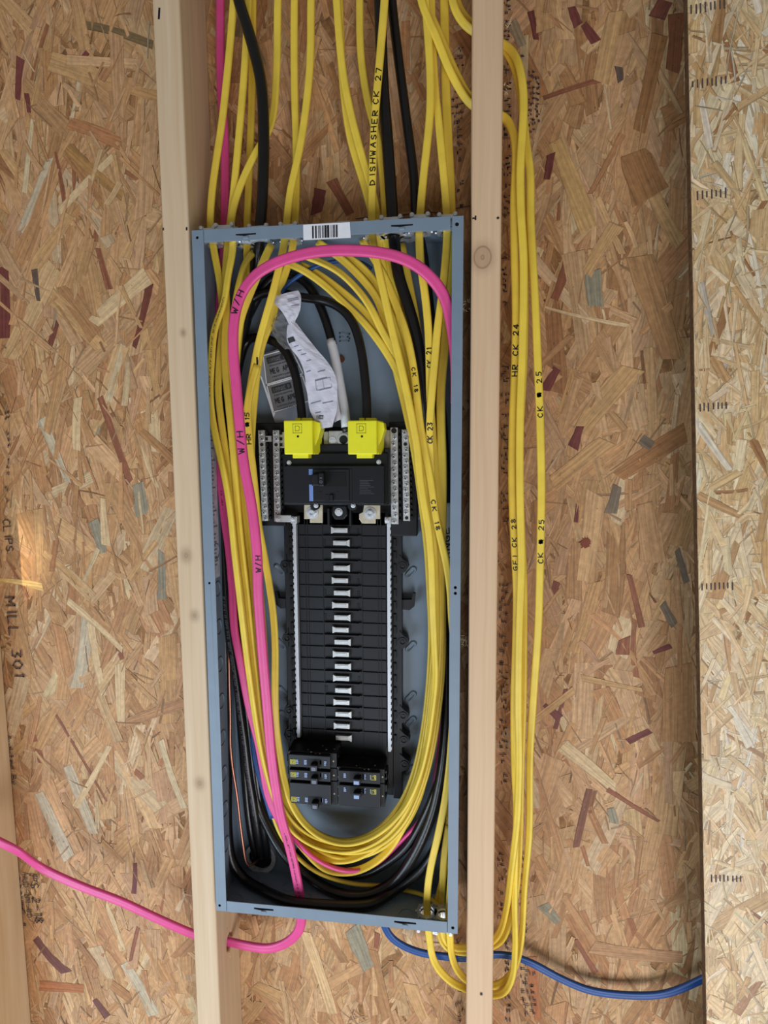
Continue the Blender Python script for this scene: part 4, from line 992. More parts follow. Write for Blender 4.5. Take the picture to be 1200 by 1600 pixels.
class Cable:
    def __init__(self, name, pts, w, t, mat, label, cat='cable', group=None, parent=None, seg=12, px=True, ridge=0.0, step=.006, rest=False):
        P4 = []
        if px and pts[0][1] <= -30:                              # carry on up the bay, past the top of the frame
            a, b = pts[0], pts[1]; pts = [(a[0] + (a[0] - b[0]) * 2.5, -240, a[2]) + tuple(a[3:])] + list(pts)
        for p in pts:
            q = P(p[0], p[1], p[2]) if px else Vector(p[:3])
            yy = p[2]
            while rest and p[1] > 1200 and q.z < -PH_ + T + t / 2 + .0008 and yy > .010:    # lies on the panel floor
                yy -= .001; q = P(p[0], p[1], yy)
            P4.append((q.x, q.y, q.z, p[3] if len(p) > 3 else 0.0))
        c = catmull(P4, step); self.c = c[:, :3]; ang = np.radians(c[:, 3]); n = len(c)
        for _ in range(3):                                       # soften the hand-set waypoints
            s = self.c.copy(); s[1:-1] = (self.c[:-2] + 2 * self.c[1:-1] + self.c[2:]) / 4; self.c = s
        Tn = np.gradient(self.c, axis=0); Tn /= np.linalg.norm(Tn, axis=1)[:, None]
        ref = np.tile(np.array([0., -1., 0.]), (n, 1))
        Nn = ref - (ref * Tn).sum(1)[:, None] * Tn
        ln = np.linalg.norm(Nn, axis=1)
        for i in range(n):                                       # keep the frame steady where the cable runs along y
            if ln[i] < .35:
                prev = Nn[i - 1] if i else np.array([0., 0., 1.])
                Nn[i] = prev - prev.dot(Tn[i]) * Tn[i]
            Nn[i] /= max(1e-9, np.linalg.norm(Nn[i]))
        Bn = np.cross(Tn, Nn)
        ca, sa = np.cos(ang)[:, None], np.sin(ang)[:, None]
        self.N = Nn * ca + Bn * sa; self.B = Bn * ca - Nn * sa; self.T = Tn
        self.w, self.t = w, t
        self.s = np.r_[0, np.cumsum(np.linalg.norm(np.diff(self.c, axis=0), axis=1))]
        prof = []
        if abs(w - t) < 1e-6:
            for k in range(seg): a = 2 * math.pi * k / seg; prof.append((math.cos(a) * w / 2, math.sin(a) * t / 2))
        else:                                                    # flat jacket: rounded sides, slightly hollow faces
            hw, ht = w / 2 - t / 2, t / 2
            m = 4
            for k in range(m + 1): a = -math.pi / 2 + math.pi * k / m; prof.append((hw + ht * math.cos(a), ht * math.sin(a)))
            prof.append((hw * .35, ht * (.86 - ridge))); prof.append((-hw * .35, ht * (.86 - ridge)))
            for k in range(m + 1): a = math.pi / 2 + math.pi * k / m; prof.append((-hw + ht * math.cos(a), ht * math.sin(a)))
            prof.append((-hw * .35, -ht * (.86 - ridge))); prof.append((hw * .35, -ht * (.86 - ridge)))
        m = len(prof); pr = np.array(prof)
        V = self.c[:, None, :] + self.B[:, None, :] * pr[None, :, 0:1] + self.N[:, None, :] * pr[None, :, 1:2]
        fs = []
        for i in range(n - 1):
            for k in range(m): fs.append((i * m + k, i * m + (k + 1) % m, (i + 1) * m + (k + 1) % m, (i + 1) * m + k))
        fs.append(tuple(range(m))[::-1]); fs.append(tuple((n - 1) * m + k for k in range(m)))
        me = bpy.data.meshes.new(name); me.from_pydata(V.reshape(-1, 3).tolist(), [], fs)
        me.polygons.foreach_set('use_smooth', [True] * len(me.polygons)); me.update()
        self.o = link(name, me, mat, parent)
        if label: tag(self.o, label, cat, group)
    def at(self, s):
        i = int(np.clip(np.searchsorted(self.s, s) - 1, 0, len(self.s) - 2)); f = (s - self.s[i]) / (self.s[i + 1] - self.s[i])
        g = lambda A: A[i] * (1 - f) + A[i + 1] * f
        return g(self.c), g(self.B), g(self.N), g(self.T)
    def write(self, text, u, v, h, up=True, lw=.0013, mat=None, seed=1, w=None, name='handwriting', off=0.0, gap=None):
        """text starts at the point of the cable nearest pixel (u, v); up: reads upwards in the photo"""
        d = (self.c - np.array(CAM)) @ np.array(ROT); uu = 600 + FPX * d[:, 0] / d[:, 1]; vv = 800 - FPX * d[:, 2] / d[:, 1]
        i = int(np.argmin((uu - u) ** 2 + (vv - v) ** 2)); s0 = self.s[i]
        dirn = 1 if ((self.T[i][2] > 0) == up) else -1
        # the reading direction d and the outward normal n give the letters' up direction n x d
        front = 1 if self.N[i][1] < 0 else -1
        lines, L = strokes(text, h, w, gap, .06, seed)
        lines = [[(a, b - h / 2 + off) for a, b in l] for l in lines]
        hh = self.t / 2 * (1.0 if abs(self.w - self.t) > 1e-6 else 1.0)
        rnd = abs(self.w - self.t) < 1e-6
        def fn(a, b):
            c, B, N, T = self.at(s0 + dirn * a)
            n = N * front; upv = np.cross(n, T * dirn)
            if rnd:
                t = b / (self.w / 2); return Vector(c + (n * math.cos(t) + upv * math.sin(t)) * (self.w / 2 + .0003))
            return Vector(c + upv * b + n * (hh + .00025))
        vs, fs = ribbons(lines, lw, fn, .002)
        return mesh_obj(name, vs, fs, mat or M['ink'], self.o)
    def print_line(self, v0, v1, lw, mat, off=0.0, seed=2, h=.0022):
        self._pl(v0, v1, lw, mat, off, seed, h)
    def _pl(self, v0, v1, lw, mat, off=0.0, seed=2, h=.0022):
        """small worn machine print along a jacket: rows of tiny broken marks"""
        d = (self.c - np.array(CAM)) @ np.array(ROT); vv = 800 - FPX * d[:, 2] / d[:, 1]
        f = lambda w: int(np.nonzero(abs(vv - w) < abs(vv - w).min() + 5)[0][0])
        i0 = f(v0); i1 = f(v1); a, b = sorted((self.s[i0], self.s[i1]))
        rr = random.Random(seed); lines = []; x = 0
        while x < b - a:
            if rr.random() > .2:
                k = rr.random(); lines.append([(x, off - h / 2 + h * k * .4), (x + rr.uniform(0, .001), off + h / 2)] if k < .6 else [(x, off + rr.uniform(-h, h) / 2), (x + .0012, off + rr.uniform(-h, h) / 2)])
            x += .0019
        front = 1 if self.N[i0][1] < 0 else -1; rnd = abs(self.w - self.t) < 1e-6
        def fn(p, q):
            c, B, N, T = self.at(a + p); n = N * front; u_ = np.cross(n, T)
            if rnd:
                t = q / (self.w / 2); return Vector(c + (n * math.cos(t) + u_ * math.sin(t)) * (self.w / 2 + .0003))
            return Vector(c + u_ * q + n * (self.t / 2 + .0002))
        vs, fs = ribbons(lines, lw, fn, 1.0)
        mesh_obj('jacket_print', vs, fs, mat, self.o)

YW, YT = .0108, .0050
YG = 'yellow cables looped round the inside of the panel'
def Y(pts, label, group=YG, w=YW, t=YT, name='yellow_cable'):
    return Cable(name, pts, w, t, M['yellow'], label, 'cable', group)

# --- loops from the upper left, round the bottom, up the right, ending at the upper left of the diagonals
C1 = Y([(436, -40, .060), (434, 0, .060), (432, 108, .060), (423, 195, .057), (393, 251, .053), (371, 303, .048), (361, 347, .044), (364, 385, .034), (356, 432, .026, 15), (350, 473, .024, 15), (335, 515, .022, 10),
        (330, 567, .022), (328, 612, .022), (331, 650, .022), (341, 700, .020, 10), (352, 750, .018, 20), (360, 800, .018, 20), (366, 860, .018, 20), (373, 920, .018, 20), (381, 990, .019, 20), (390, 1060, .020, 25), (397, 1110, .022, 30),
        (405, 1160, .024, 40), (416, 1210, .026, 50), (432, 1260, .028, 60), (456, 1299, .030, 60), (492, 1323, .031, 60), (540, 1332, .030, 60), (585, 1319, .030, 60), (622, 1288, .030, 60), (648, 1242, .030, 60), (661, 1190, .030, 50),
        (672, 1120, .030, 40), (680, 1040, .030, 30), (682, 980, .030, 30), (681, 920, .032, 20), (678, 850, .036, 10), (672, 790, .038), (663, 735, .040), (653, 690, .042), (644, 646, .044), (633, 610, .046), (619, 577, .048), (600, 545, .050),
        (573, 509, .052, 15), (540, 476, .054, 20), (504, 443, .055, 15), (470, 420, .054, 10), (444, 409, .052, 10)],
       'yellow cable bulging farthest toward the left panel wall, ending as the lowest diagonal')
C1.print_line(470, 620, .0007, M['stamp'], 0, 3)
C2 = Y([(366, -40, .056), (365, 0, .056), (349, 173, .052), (331, 303, .046), (329, 356, .044), (334, 390, .043), (345, 452, .044), (348, 505, .046), (343, 560, .044), (341, 612, .040), (346, 660, .036), (353, 710, .034), (359, 765, .034), (366, 830, .034, 20),
        (373, 890, .034, 20), (381, 950, .036, 30), (389, 1010, .038, 30), (397, 1075, .040, 40), (405, 1130, .042, 40), (415, 1190, .044, 50), (429, 1243, .046, 60), (449, 1286, .048, 60), (480, 1318, .050, 60), (530, 1341, .050, 60), (580, 1335, .050, 60),
        (625, 1303, .050, 60), (655, 1250, .050, 60), (670, 1180, .050, 50), (681, 1100, .050, 40), (687, 1020, .050, 30), (688, 950, .050, 20), (686, 880, .050, 10), (680, 810, .050), (671, 750, .052), (660, 700, .054), (648, 655, .056), (638, 615, .057),
        (628, 580, .058), (612, 545, .059), (590, 512, .060, 10), (567, 484, .061, 10), (534, 455, .062, 10), (500, 430, .062, 10), (470, 414, .062)],
       'leftmost yellow cable above the panel corner, then second strand in from the left wall')
C3_ = Y([(390, -40, .066), (388, 0, .066), (382, 108, .064), (369, 260, .056), (360, 347, .052), (354, 392, .042, 20), (352, 430, .036, 20), (354, 480, .034), (351, 530, .034), (352, 580, .034), (357, 630, .032), (363, 690, .028), (368, 750, .026, 10), (373, 810, .026, 20), (379, 870, .026, 20),
        (386, 930, .027, 20), (393, 1000, .028, 25), (400, 1065, .030, 30), (407, 1125, .032, 40), (418, 1190, .034, 50), (434, 1243, .036, 60), (458, 1284, .038, 60), (490, 1308, .039, 60), (540, 1320, .040, 60), (580, 1310, .040, 60), (612, 1284, .040, 60), (638, 1245, .040, 60),
        (655, 1195, .040, 50), (668, 1125, .040, 40), (676, 1050, .040, 30), (680, 980, .041, 30), (679, 930, .042, 20), (673, 860, .044, 10), (666, 800, .046), (657, 745, .048), (649, 690, .049), (640, 640, .050), (630, 595, .050), (619, 556, .050), (597, 517, .048),
        (581, 484, .046, 20), (561, 455, .045, 30), (529, 424, .044, 30), (500, 409, .044, 30), (480, 401, .045, 20)],
       'yellow cable third from the left above the panel, ending as a thin diagonal')
C4 = Y([(396, -40, .080), (395, 0, .080), (393, 173, .078), (388, 300, .070), (386, 347, .060), (386, 380, .062), (385, 420, .066), (380, 470, .066), (372, 540, .064), (366, 620, .060), (368, 700, .056), (374, 780, .052), (384, 870, .050, 20), (393, 950, .050, 30), (400, 1020, .052, 30), (405, 1090, .054, 40),
        (412, 1150, .056, 50), (424, 1210, .058, 60), (440, 1255, .060, 60), (465, 1295, .060, 60), (505, 1325, .060, 60), (560, 1338, .060, 60), (605, 1312, .060, 60), (640, 1270, .060, 60), (662, 1210, .060, 50), (676, 1140, .060, 40), (684, 1060, .060, 30), (690, 980, .060, 20)],
       'yellow cable at the back behind the glossy black cable, left of the panel top')
C4b = Y([(397, 394, .058, 0), (384, 408, .046, 20), (377, 428, .036, 30), (371, 455, .032, 20), (365, 495, .034, 10), (361, 545, .036), (362, 610, .036), (368, 680, .036), (376, 750, .037), (385, 820, .038, 10), (393, 890, .038, 20), (399, 960, .039, 30), (404, 1030, .040, 30), (410, 1100, .042, 40), (418, 1165, .044, 50),
        (430, 1215, .046, 60), (452, 1266, .048, 60), (480, 1297, .050, 60), (530, 1317, .050, 60)],
       'yellow cable arching out of the upper left and passing behind the wide pink one')
C5 = Y([(461, -40, .068), (460, 0, .068), (460, 130, .068), (463, 238, .066), (461, 347, .058), (457, 388, .058), (448, 421, .058), (435, 460, .058), (425, 500, .058), (411, 534, .058), (403, 575, .058), (397, 630, .056), (393, 690, .054), (394, 750, .052), (398, 820, .050, 10), (404, 890, .050, 20), (410, 960, .050, 20),
        (415, 1030, .052, 30), (420, 1100, .052, 40), (427, 1160, .054, 50), (440, 1218, .054, 60), (460, 1262, .056, 60), (490, 1296, .056, 60), (530, 1312, .056, 60), (570, 1306, .056, 60), (600, 1286, .056, 60), (628, 1250, .056, 60), (648, 1203, .056, 50), (662, 1140, .056, 40), (671, 1060, .056, 40), (674, 990, .056, 30), (672, 930, .056, 20),
        (668, 860, .056), (661, 800, .057), (653, 740, .058), (645, 690, .058), (634, 640, .058), (622, 590, .057), (612, 550, .056), (602, 505, .056, 10), (590, 468, .056), (567, 437, .056), (534, 405, .055), (496, 378, .054)],
       'rear yellow cable of the pair left of the barcode, ending in a cut tip')
C6 = Y([(487, -40, .058), (486, 0, .058), (484, 108, .056), (471, 217, .052), (453, 303, .046), (448, 347, .042), (445, 374, .036), (438, 410, .030), (427, 455, .028), (414, 500, .028), (402, 545, .030), (394, 590, .032), (386, 640, .034), (382, 700, .036), (386, 760, .038), (391, 820, .040, 10), (398, 890, .042, 20), (404, 960, .043, 20), (409, 1030, .044, 30),
        (414, 1100, .046, 40), (421, 1160, .048, 50), (433, 1215, .048, 60), (452, 1262, .050, 60), (485, 1302, .051, 60), (535, 1326, .052, 60), (585, 1315, .052, 60), (620, 1284, .052, 60), (648, 1232, .052, 60), (665, 1170, .052, 50), (675, 1100, .052, 40), (683, 1030, .052, 30), (686, 970, .052, 20), (684, 900, .053), (676, 820, .055), (667, 750, .057),
        (658, 690, .058), (647, 640, .059), (637, 590, .060), (627, 545, .060), (612, 495, .061), (596, 458, .062), (576, 428, .062), (552, 407, .062), (529, 396, .062)],
       'front yellow cable of the pair left of the barcode, sweeping down past the folded paper')
# --- from the upper right, down the right side and round to the left
C7 = Y([(603, -40, .040), (601, 0, .040), (594, 87, .040), (585, 195, .040), (582, 282, .040), (581, 347, .038), (582, 372, .030), (588, 405, .024), (597, 446, .022), (606, 486, .022), (617, 534, .022), (628, 579, .022), (640, 635, .022), (646, 665, .022), (652, 700, .022), (656, 745, .022), (662, 785, .022), (669, 825, .022), (674, 880, .022, 10), (676, 950, .022, 20),
        (678, 1000, .022, 30), (680, 1060, .022, 40), (675, 1110, .022, 50), (668, 1160, .022, 60), (655, 1212, .023, 60), (634, 1258, .024, 60), (606, 1290, .024, 60), (575, 1310, .024, 60), (540, 1318, .025, 60), (505, 1309, .026, 60), (476, 1287, .027, 55), (456, 1256, .028, 50), (444, 1218, .030, 45), (437, 1178, .030, 35), (432, 1140, .030, 25), (430, 1100, .030, 15), (430, 1050, .030, 5),
        (430, 1010, .030), (427, 960, .030), (420, 910, .030), (412, 863, .031), (404, 820, .032), (400, 780, .032), (395, 730, .031), (389, 680, .030), (387, 640, .030), (393, 600, .030), (402, 570, .030)],
       'yellow cable marked as the dishwasher run, crossing the top flange right of the barcode')
C7.write('DISHWASHER', 583, 292, .0070, True, .0014, None, 4, .0060, 'handwriting', 0, .0040)
C7.write('CK 27', 588, 165, .0070, True, .0013, None, 5, .0062, 'handwriting', 0, .0036)
C7.write('HR #15', 388.5, 697, .0062, True, .0012, None, 6, .0058)
bm = bmesh.new(); p = P(402, 568, .029); box(bm, p.x - .0012, p.x + .0012, p.y - .001, p.y + .001, p.z - .002, p.z + .009, .0005); build('wire_tip', bm, M['black_jacket'], C7.o)
C8 = Y([(666, -40, .052), (665, 0, .052), (669, 60, .052), (672, 108, .052), (672, 173, .050), (661, 282, .046), (656, 342, .042), (655, 368, .036), (657, 410, .032), (664, 460, .030), (669, 511, .030), (671, 567, .032), (672, 620, .036), (676, 680, .040), (681, 740, .042), (685, 800, .042), (688, 860, .042), (689, 930, .042, 10), (689, 1000, .042, 20), (687, 1060, .042, 30),
        (680, 1120, .042, 40), (671, 1175, .042, 50), (656, 1230, .042, 60), (632, 1282, .042, 60), (600, 1315, .042, 60), (560, 1330, .042, 60), (515, 1326, .042, 60), (476, 1304, .042, 60), (448, 1262, .042, 60), (431, 1206, .042, 50), (421, 1150, .042, 30), (414, 1080, .042, 20), (408, 1000, .042, 10), (401, 920, .044), (391, 840, .046), (380, 760, .046), (372, 690, .046),
        (368, 620, .044), (369, 560, .040), (376, 500, .034, 10), (390, 460, .032, 20), (405, 425, .032, 20), (416, 398, .034, 15), (424, 382, .036, 10)],
       'yellow cable numbered 21 passing straight down inside the panel right')
C8.write('CK 21', 671.5, 578, .0066, True, .0013, None, 7)
C9 = Y([(673, -40, .062), (674, 20, .062), (679, 130, .058), (688, 217, .052), (697, 320, .046), (699, 362, .038), (696, 410, .032), (691, 460, .028), (684, 511, .026), (680, 556, .026), (675, 612, .026), (672, 657, .028), (672, 700, .032), (674, 750, .038), (678, 810, .044), (681, 880, .046), (683, 960, .046, 10), (684, 1040, .046, 30), (677, 1110, .046, 40),
        (668, 1175, .046, 50), (650, 1236, .046, 60), (625, 1284, .046, 60), (590, 1322, .046, 60), (545, 1344, .046, 60), (500, 1340, .046, 60), (468, 1316, .046, 60), (444, 1275, .046, 60), (428, 1220, .046, 50), (418, 1160, .046, 40), (411, 1090, .046, 30), (404, 1010, .046, 20), (396, 930, .046, 10), (386, 850, .044), (378, 790, .042), (372, 740, .042)],
       'yellow cable numbered 23, slanting inward from the panel top right corner')
C9.write('CK 23', 671.5, 692, .0068, True, .0014, None, 8)
C10 = Y([(694, -40, .072), (694, 0, .072), (698, 173, .070), (704, 300, .064), (705, 345, .058), (702, 400, .056), (700, 470, .052), (698, 510, .050), (693, 560, .046), (689, 610, .044), (689, 660, .042), (691, 720, .042), (691, 780, .042), (690, 840, .042), (689, 900, .044), (690, 970, .046, 10), (690, 1040, .048, 30), (684, 1110, .048, 40), (675, 1170, .048, 50),
         (660, 1228, .050, 60), (638, 1278, .052, 60), (602, 1334, .052, 60), (556, 1361, .050, 60), (510, 1358, .052, 60), (472, 1322, .052, 60), (446, 1285, .052, 60), (426, 1230, .052, 50)],
        'wide yellow cable entering nearest the panel top right corner', YG, .0125)
C11 = Y([(562, -40, .076), (562, 0, .076), (564, 87, .074), (575, 160, .070), (592, 225, .064), (599, 290, .058), (602, 347, .056), (603, 375, .058), (611, 420, .060), (619, 466, .062), (628, 520, .062), (638, 580, .062), (650, 640, .060), (662, 700, .058), (676, 770, .056), (684, 840, .056), (688, 920, .056)],
        'yellow cable behind the lettered one, third from the barcode along the panel top')
C12 = Y([(524, -40, .056), (526, 0, .056), (537, 121, .054), (558, 217, .052), (578, 285, .050), (588, 330, .050), (592, 360, .058), (594, 390, .062), (604, 440, .064), (614, 490, .066), (626, 540, .066), (636, 600, .066)],
        'front yellow cable of the pair bending toward the lettered cable, above the barcode')
C13 = Y([(528, -40, .068), (530, 0, .068), (536, 130, .066), (548, 217, .064), (568, 285, .060), (580, 330, .056), (585, 360, .064), (590, 400, .070), (600, 450, .072)],
        'rear yellow cable of the pair bending toward the lettered cable, above the barcode')
C14 = Y([(628, 381, .066), (631, 400, .064), (638, 436, .060), (644, 466, .058), (651, 505, .058), (658, 560, .060), (666, 640, .060), (676, 720, .060), (684, 790, .058)],
        'short stretch of yellow cable between the black cable and cable 21')

# --- coil in the right hand bay: four cables through the right stud
HG = 'yellow cables coiled in the right hand bay'
H2 = Y([(655, -40, .050), (658, 0, .050), (683, 61, .052), (706, 117, .056, 20), (735, 163, .060, 40), (760, 176, .060, 40), (788, 181, .058, 30), (800, 200, .050, 20), (806, 232, .044), (803, 320, .040), (804, 400, .038), (806, 480, .038), (805, 560, .038), (801, 660, .038), (800, 760, .038), (803, 840, .038), (807, 920, .036, 20), (806, 1000, .034, 30),
        (803, 1100, .034, 30), (804, 1200, .032, 40), (807, 1267, .032, 40), (805, 1340, .032, 40), (804, 1413, .034, 50), (805, 1480, .036, 50), (800, 1528, .040, 50), (788, 1550, .046, 50), (770, 1555, .056, 50), (748, 1552, .062, 50), (729, 1545, .060, 50), (711, 1538, .054, 50), (690, 1520, .046, 40), (677, 1499, .040, 30), (671, 1467, .036), (668, 1437, .033), (667, 1410, .033),
        (669, 1380, .033), (674, 1350, .033), (684, 1307, .034), (695, 1253, .036), (702, 1200, .038), (708, 1120, .038), (712, 1040, .036), (706, 965, .030), (703, 915, .026), (697, 878, .026), (688, 840, .026), (680, 805, .026), (675, 765, .027), (668, 725, .028), (662, 695, .029), (657, 668, .029), (652, 625, .030), (646, 575, .032), (635, 522, .034), (621, 482, .038), (609, 450, .042), (594, 419, .046), (577, 392, .050), (566, 375, .054)],
       'front yellow cable of the coil, numbered 24, nearest the right stud', HG)
H2.write('HR CK 24', 806, 587, .0068, True, .0014, None, 9, .0056, 'handwriting', 0, .0032)
H2.write('GFI CK 28', 809, 889, .0058, True, .0012, None, 10, .0052, 'handwriting', 0, .0034)
H2.write('CK 18', 637, 578, .0048, False, .0011, None, 12, .0042, 'handwriting', 0, .0036)
H2.write('CK 18', 671, 778, .0058, False, .0012, None, 11, .0054, 'handwriting', 0, .0044)
H1 = Y([(660, -40, .062), (668, 10, .062), (690, 62, .062), (711, 112, .062, 20), (736, 154, .064, 40), (762, 168, .064, 40), (790, 186, .060, 40), (803, 210, .056, 20), (812, 250, .052), (816, 330, .052), (820, 400, .050), (820, 480, .050), (818, 560, .050), (814, 640, .050), (811, 700, .050), (812, 760, .052), (815, 840, .050), (818, 920, .048), (818, 1000, .046, 20), (817, 1100, .044, 20),
        (814, 1200, .044, 30), (812, 1300, .044, 30), (807, 1387, .048, 40), (797, 1440, .052, 50), (783, 1470, .058, 50), (766, 1480, .062, 50), (745, 1486, .062, 50), (724, 1488, .060, 50), (704, 1484, .056, 50), (691, 1472, .054, 40), (685, 1455, .054, 20), (683, 1425, .056), (686, 1400, .054), (693, 1370, .050), (699, 1320, .048), (705, 1250, .046)],
       'rear yellow cable of the coil that returns highest through the right stud', HG)
H3 = Y([(704, -40, .058), (709, 10, .056), (722, 34, .058, 20), (740, 50, .060, 40), (765, 60, .060, 40), (789, 70, .056, 40), (803, 84, .050, 30), (813, 110, .044, 20), (818, 150, .040, 10), (817, 200, .036), (813, 260, .034), (814, 330, .032), (818, 400, .030), (818, 480, .030), (816, 560, .030), (813, 640, .030), (812, 720, .030), (813, 800, .030), (815, 880, .029), (813, 940, .028, 20), (811, 1000, .026, 30),
        (810, 1100, .026, 30), (811, 1200, .026, 40), (808, 1280, .028, 40), (799, 1360, .032, 50), (791, 1420, .040, 50), (780, 1458, .050, 50), (765, 1474, .058, 50), (745, 1480, .060, 50), (727, 1481, .058, 50), (708, 1481, .050, 50), (697, 1471, .046, 40), (692, 1455, .044, 20), (691, 1430, .050), (691, 1395, .050), (694, 1340, .046), (701, 1290, .044)],
       'yellow cable arching highest out of the right stud at the top of the coil', HG)
H4 = Y([(709, -40, .070), (716, 10, .066), (728, 30, .066, 20), (742, 42, .066, 40), (766, 56, .066, 40), (790, 78, .062, 40), (806, 110, .058, 30), (816, 165, .054, 20), (822, 224, .050, 10), (828, 265, .046), (829, 340, .042), (832, 400, .040), (836, 470, .038), (840, 560, .038), (844, 660, .038), (846, 760, .038), (844, 880, .038), (841, 980, .038), (834, 1080, .040, 10), (828, 1180, .042, 30),
        (827, 1300, .042, 40), (820, 1380, .042, 50), (814, 1472, .044, 50), (804, 1512, .048, 50), (790, 1532, .054, 50), (770, 1541, .060, 50), (748, 1538, .062, 50), (728, 1531, .058, 50), (712, 1511, .052, 40), (705, 1488, .046, 30), (703, 1461, .036, 10), (701, 1436, .031), (703, 1400, .031), (707, 1340, .034)],
       'outermost yellow cable of the coil, numbered 25 twice with a blot', HG)
H4.write('CK # 25', 842, 655, .0066, True, .0012, None, 12, .0056, 'handwriting', 0, .0036)
H4.write('CK # 25', 845, 878, .0066, True, .0012, None, 13, .0056, 'handwriting', 0, .0036)
# thin yellow strand low in the panel, dipping behind the black cables
C15 = Y([(420, 1255, .066, 60), (436, 1300, .064, 60), (452, 1325, .062, 60), (468, 1342, .058, 60), (487, 1358, .054, 60), (520, 1373, .052, 60), (560, 1382, .056, 60), (590, 1383, .066, 60), (612, 1386, .074, 60), (632, 1391, .070, 60), (653, 1395, .060, 60), (674, 1404, .054, 60), (688, 1414, .050, 60), (698, 1428, .046, 60), (703, 1445, .045, 60)],
        'lone yellow cable below the loop, dipping behind the black cables at lower right', YG, .0100, .0058)

# --- pink cables
PG_ = 'pink cables'
K1 = Cable('pink_cable', [(713, 630, .022), (713, 585, .021), (711, 545, .019), (706, 510, .016), (698, 473, .012), (684, 446, .008), (657, 419, .004), (624, 402, .002), (579, 393, .002), (534, 391, .002), (506, 392, .002), (470, 398, .003), (430, 411, .004), (400, 429, .005, 10), (381, 452, .006, 10), (369, 483, .007, 10), (364.5, 516, .008, 10), (365, 556, .008), (369, 601, .008), (372.5, 640, .008), (376, 680, .008), (382, 730, .008),
        (391.5, 780, .008), (398.5, 830, .008), (402.5, 880, .008), (403, 920, .008), (406, 965, .009), (411, 1031, .010), (416, 1087, .012), (420, 1134, .014), (423, 1172, .016), (430, 1226, .019), (440, 1281, .022), (453, 1325, .025), (463, 1369, .028), (469, 1405, .030), (471, 1440, .034), (464, 1459, .040), (444, 1475, .047), (418, 1482, .052), (387, 1478, .055), (355, 1471, .055), (325, 1466, .054), (301, 1459, .052),
        (250, 1437, .046), (190, 1409, .042), (125, 1384, .040), (65, 1356, .036), (25, 1328, .010), (0, 1316, .001), (-40, 1296, -.006), (-110, 1262, -.006)], .0152, .0066, M['pink'],
        'wide pink cable arching over the panel front, then through the left stud', 'cable', PG_)
K1.write('W/H', 368, 488, .0086, True, .0013, None, 14, .0072, 'handwriting', 0, .0050)
K1.write('W/H', 377, 706, .0086, True, .0013, None, 15, .0072, 'handwriting', 0, .0040)
K1.write('W/H', 404, 893, .0075, True, .0012, None, 16, .0056, 'handwriting', -.002, .0030)
K1.print_line(505, 620, .0007, M['stamp'], -.002, 5); K1.print_line(1300, 1400, .0007, M['stamp'], 0.0, 6)
K2 = Cable('pink_cable', [(344, -40, .078), (344, 0, .078), (345, 130, .078), (351, 217, .078), (351, 347, .070), (348, 410, .070), (343, 480, .070), (340, 560, .068), (338, 640, .064), (341, 700, .060), (346, 760, .054), (351, 810, .050), (358, 860, .046), (363, 920, .042), (364.5, 960, .040), (367, 990, .039), (373, 1020, .038), (381, 1063, .037), (389.5, 1106, .037), (402, 1153, .037), (412, 1205, .038), (420, 1245, .042), (438, 1285, .044, 20), (462, 1313, .040, 40),
        (486, 1337, .036, 50), (519, 1355, .041, 60), (550, 1361, .048, 60), (585, 1352, .060, 60), (625, 1315, .066, 60), (655, 1285, .072, 50), (675, 1250, .074, 40), (688, 1180, .076), (694, 1050, .078), (692, 900, .078), (684, 760, .078), (672, 640, .078), (655, 540, .078), (630, 470, .078), (606, 417, .076), (602, 400, .076)], .0128, .0062, M['pink'],
        'narrower pink cable at the back of the left bundle, showing again under the yellow loop', 'cable', PG_)
K2.print_line(770, 800, .0007, M['stamp'], 0, 7)

# --- blue cables
B1 = Cable('blue_cable', [(594, 1425, .060), (598, 1440, .062), (603, 1452, .064), (612, 1466, .066), (630, 1478, .066), (655, 1488, .066), (690, 1494, .066), (727, 1497, .066), (752, 1495, .066), (773, 1491, .068, 10), (796, 1493, .070, 10), (817, 1499, .074, 10), (839, 1509, .076), (872, 1527, .078), (920, 1547, .080), (980, 1555, .080), (1032, 1554, .078), (1064, 1545, .074), (1095, 1531, .068), (1130, 1515, .060)], .0120, .0060, M['blue'],
          'blue cable leaving under the panel and running right behind the pale board', 'cable', 'blue cables')
B2 = Cable('blue_cable', [(580, 420, .074), (567, 410, .074), (540, 407, .070), (517, 409, .066), (500, 414, .062), (480, 423, .058), (461, 435, .056), (446, 449, .056), (432, 470, .062), (412, 520, .074)], .0058, .0058, M['blue'],
          'thin blue wire curving under the yellow diagonals at the top of the panel', 'cable', 'blue cables')
B3 = Cable('blue_cable', [(385, 1090, .070), (394, 1160, .066), (403, 1205, .062), (413, 1238, .058), (425, 1278, .054)], .0090, .0056, M['blue'],
          'blue cable with a cut end beside the pink one, lower left in the panel', 'cable', 'blue cables')
bm = bmesh.new(); cyl(bm, P(425, 1277, .054), (.2, 0, -1), .0012, .003, 8); build('copper_tip', bm, M['copper'], B3.o)

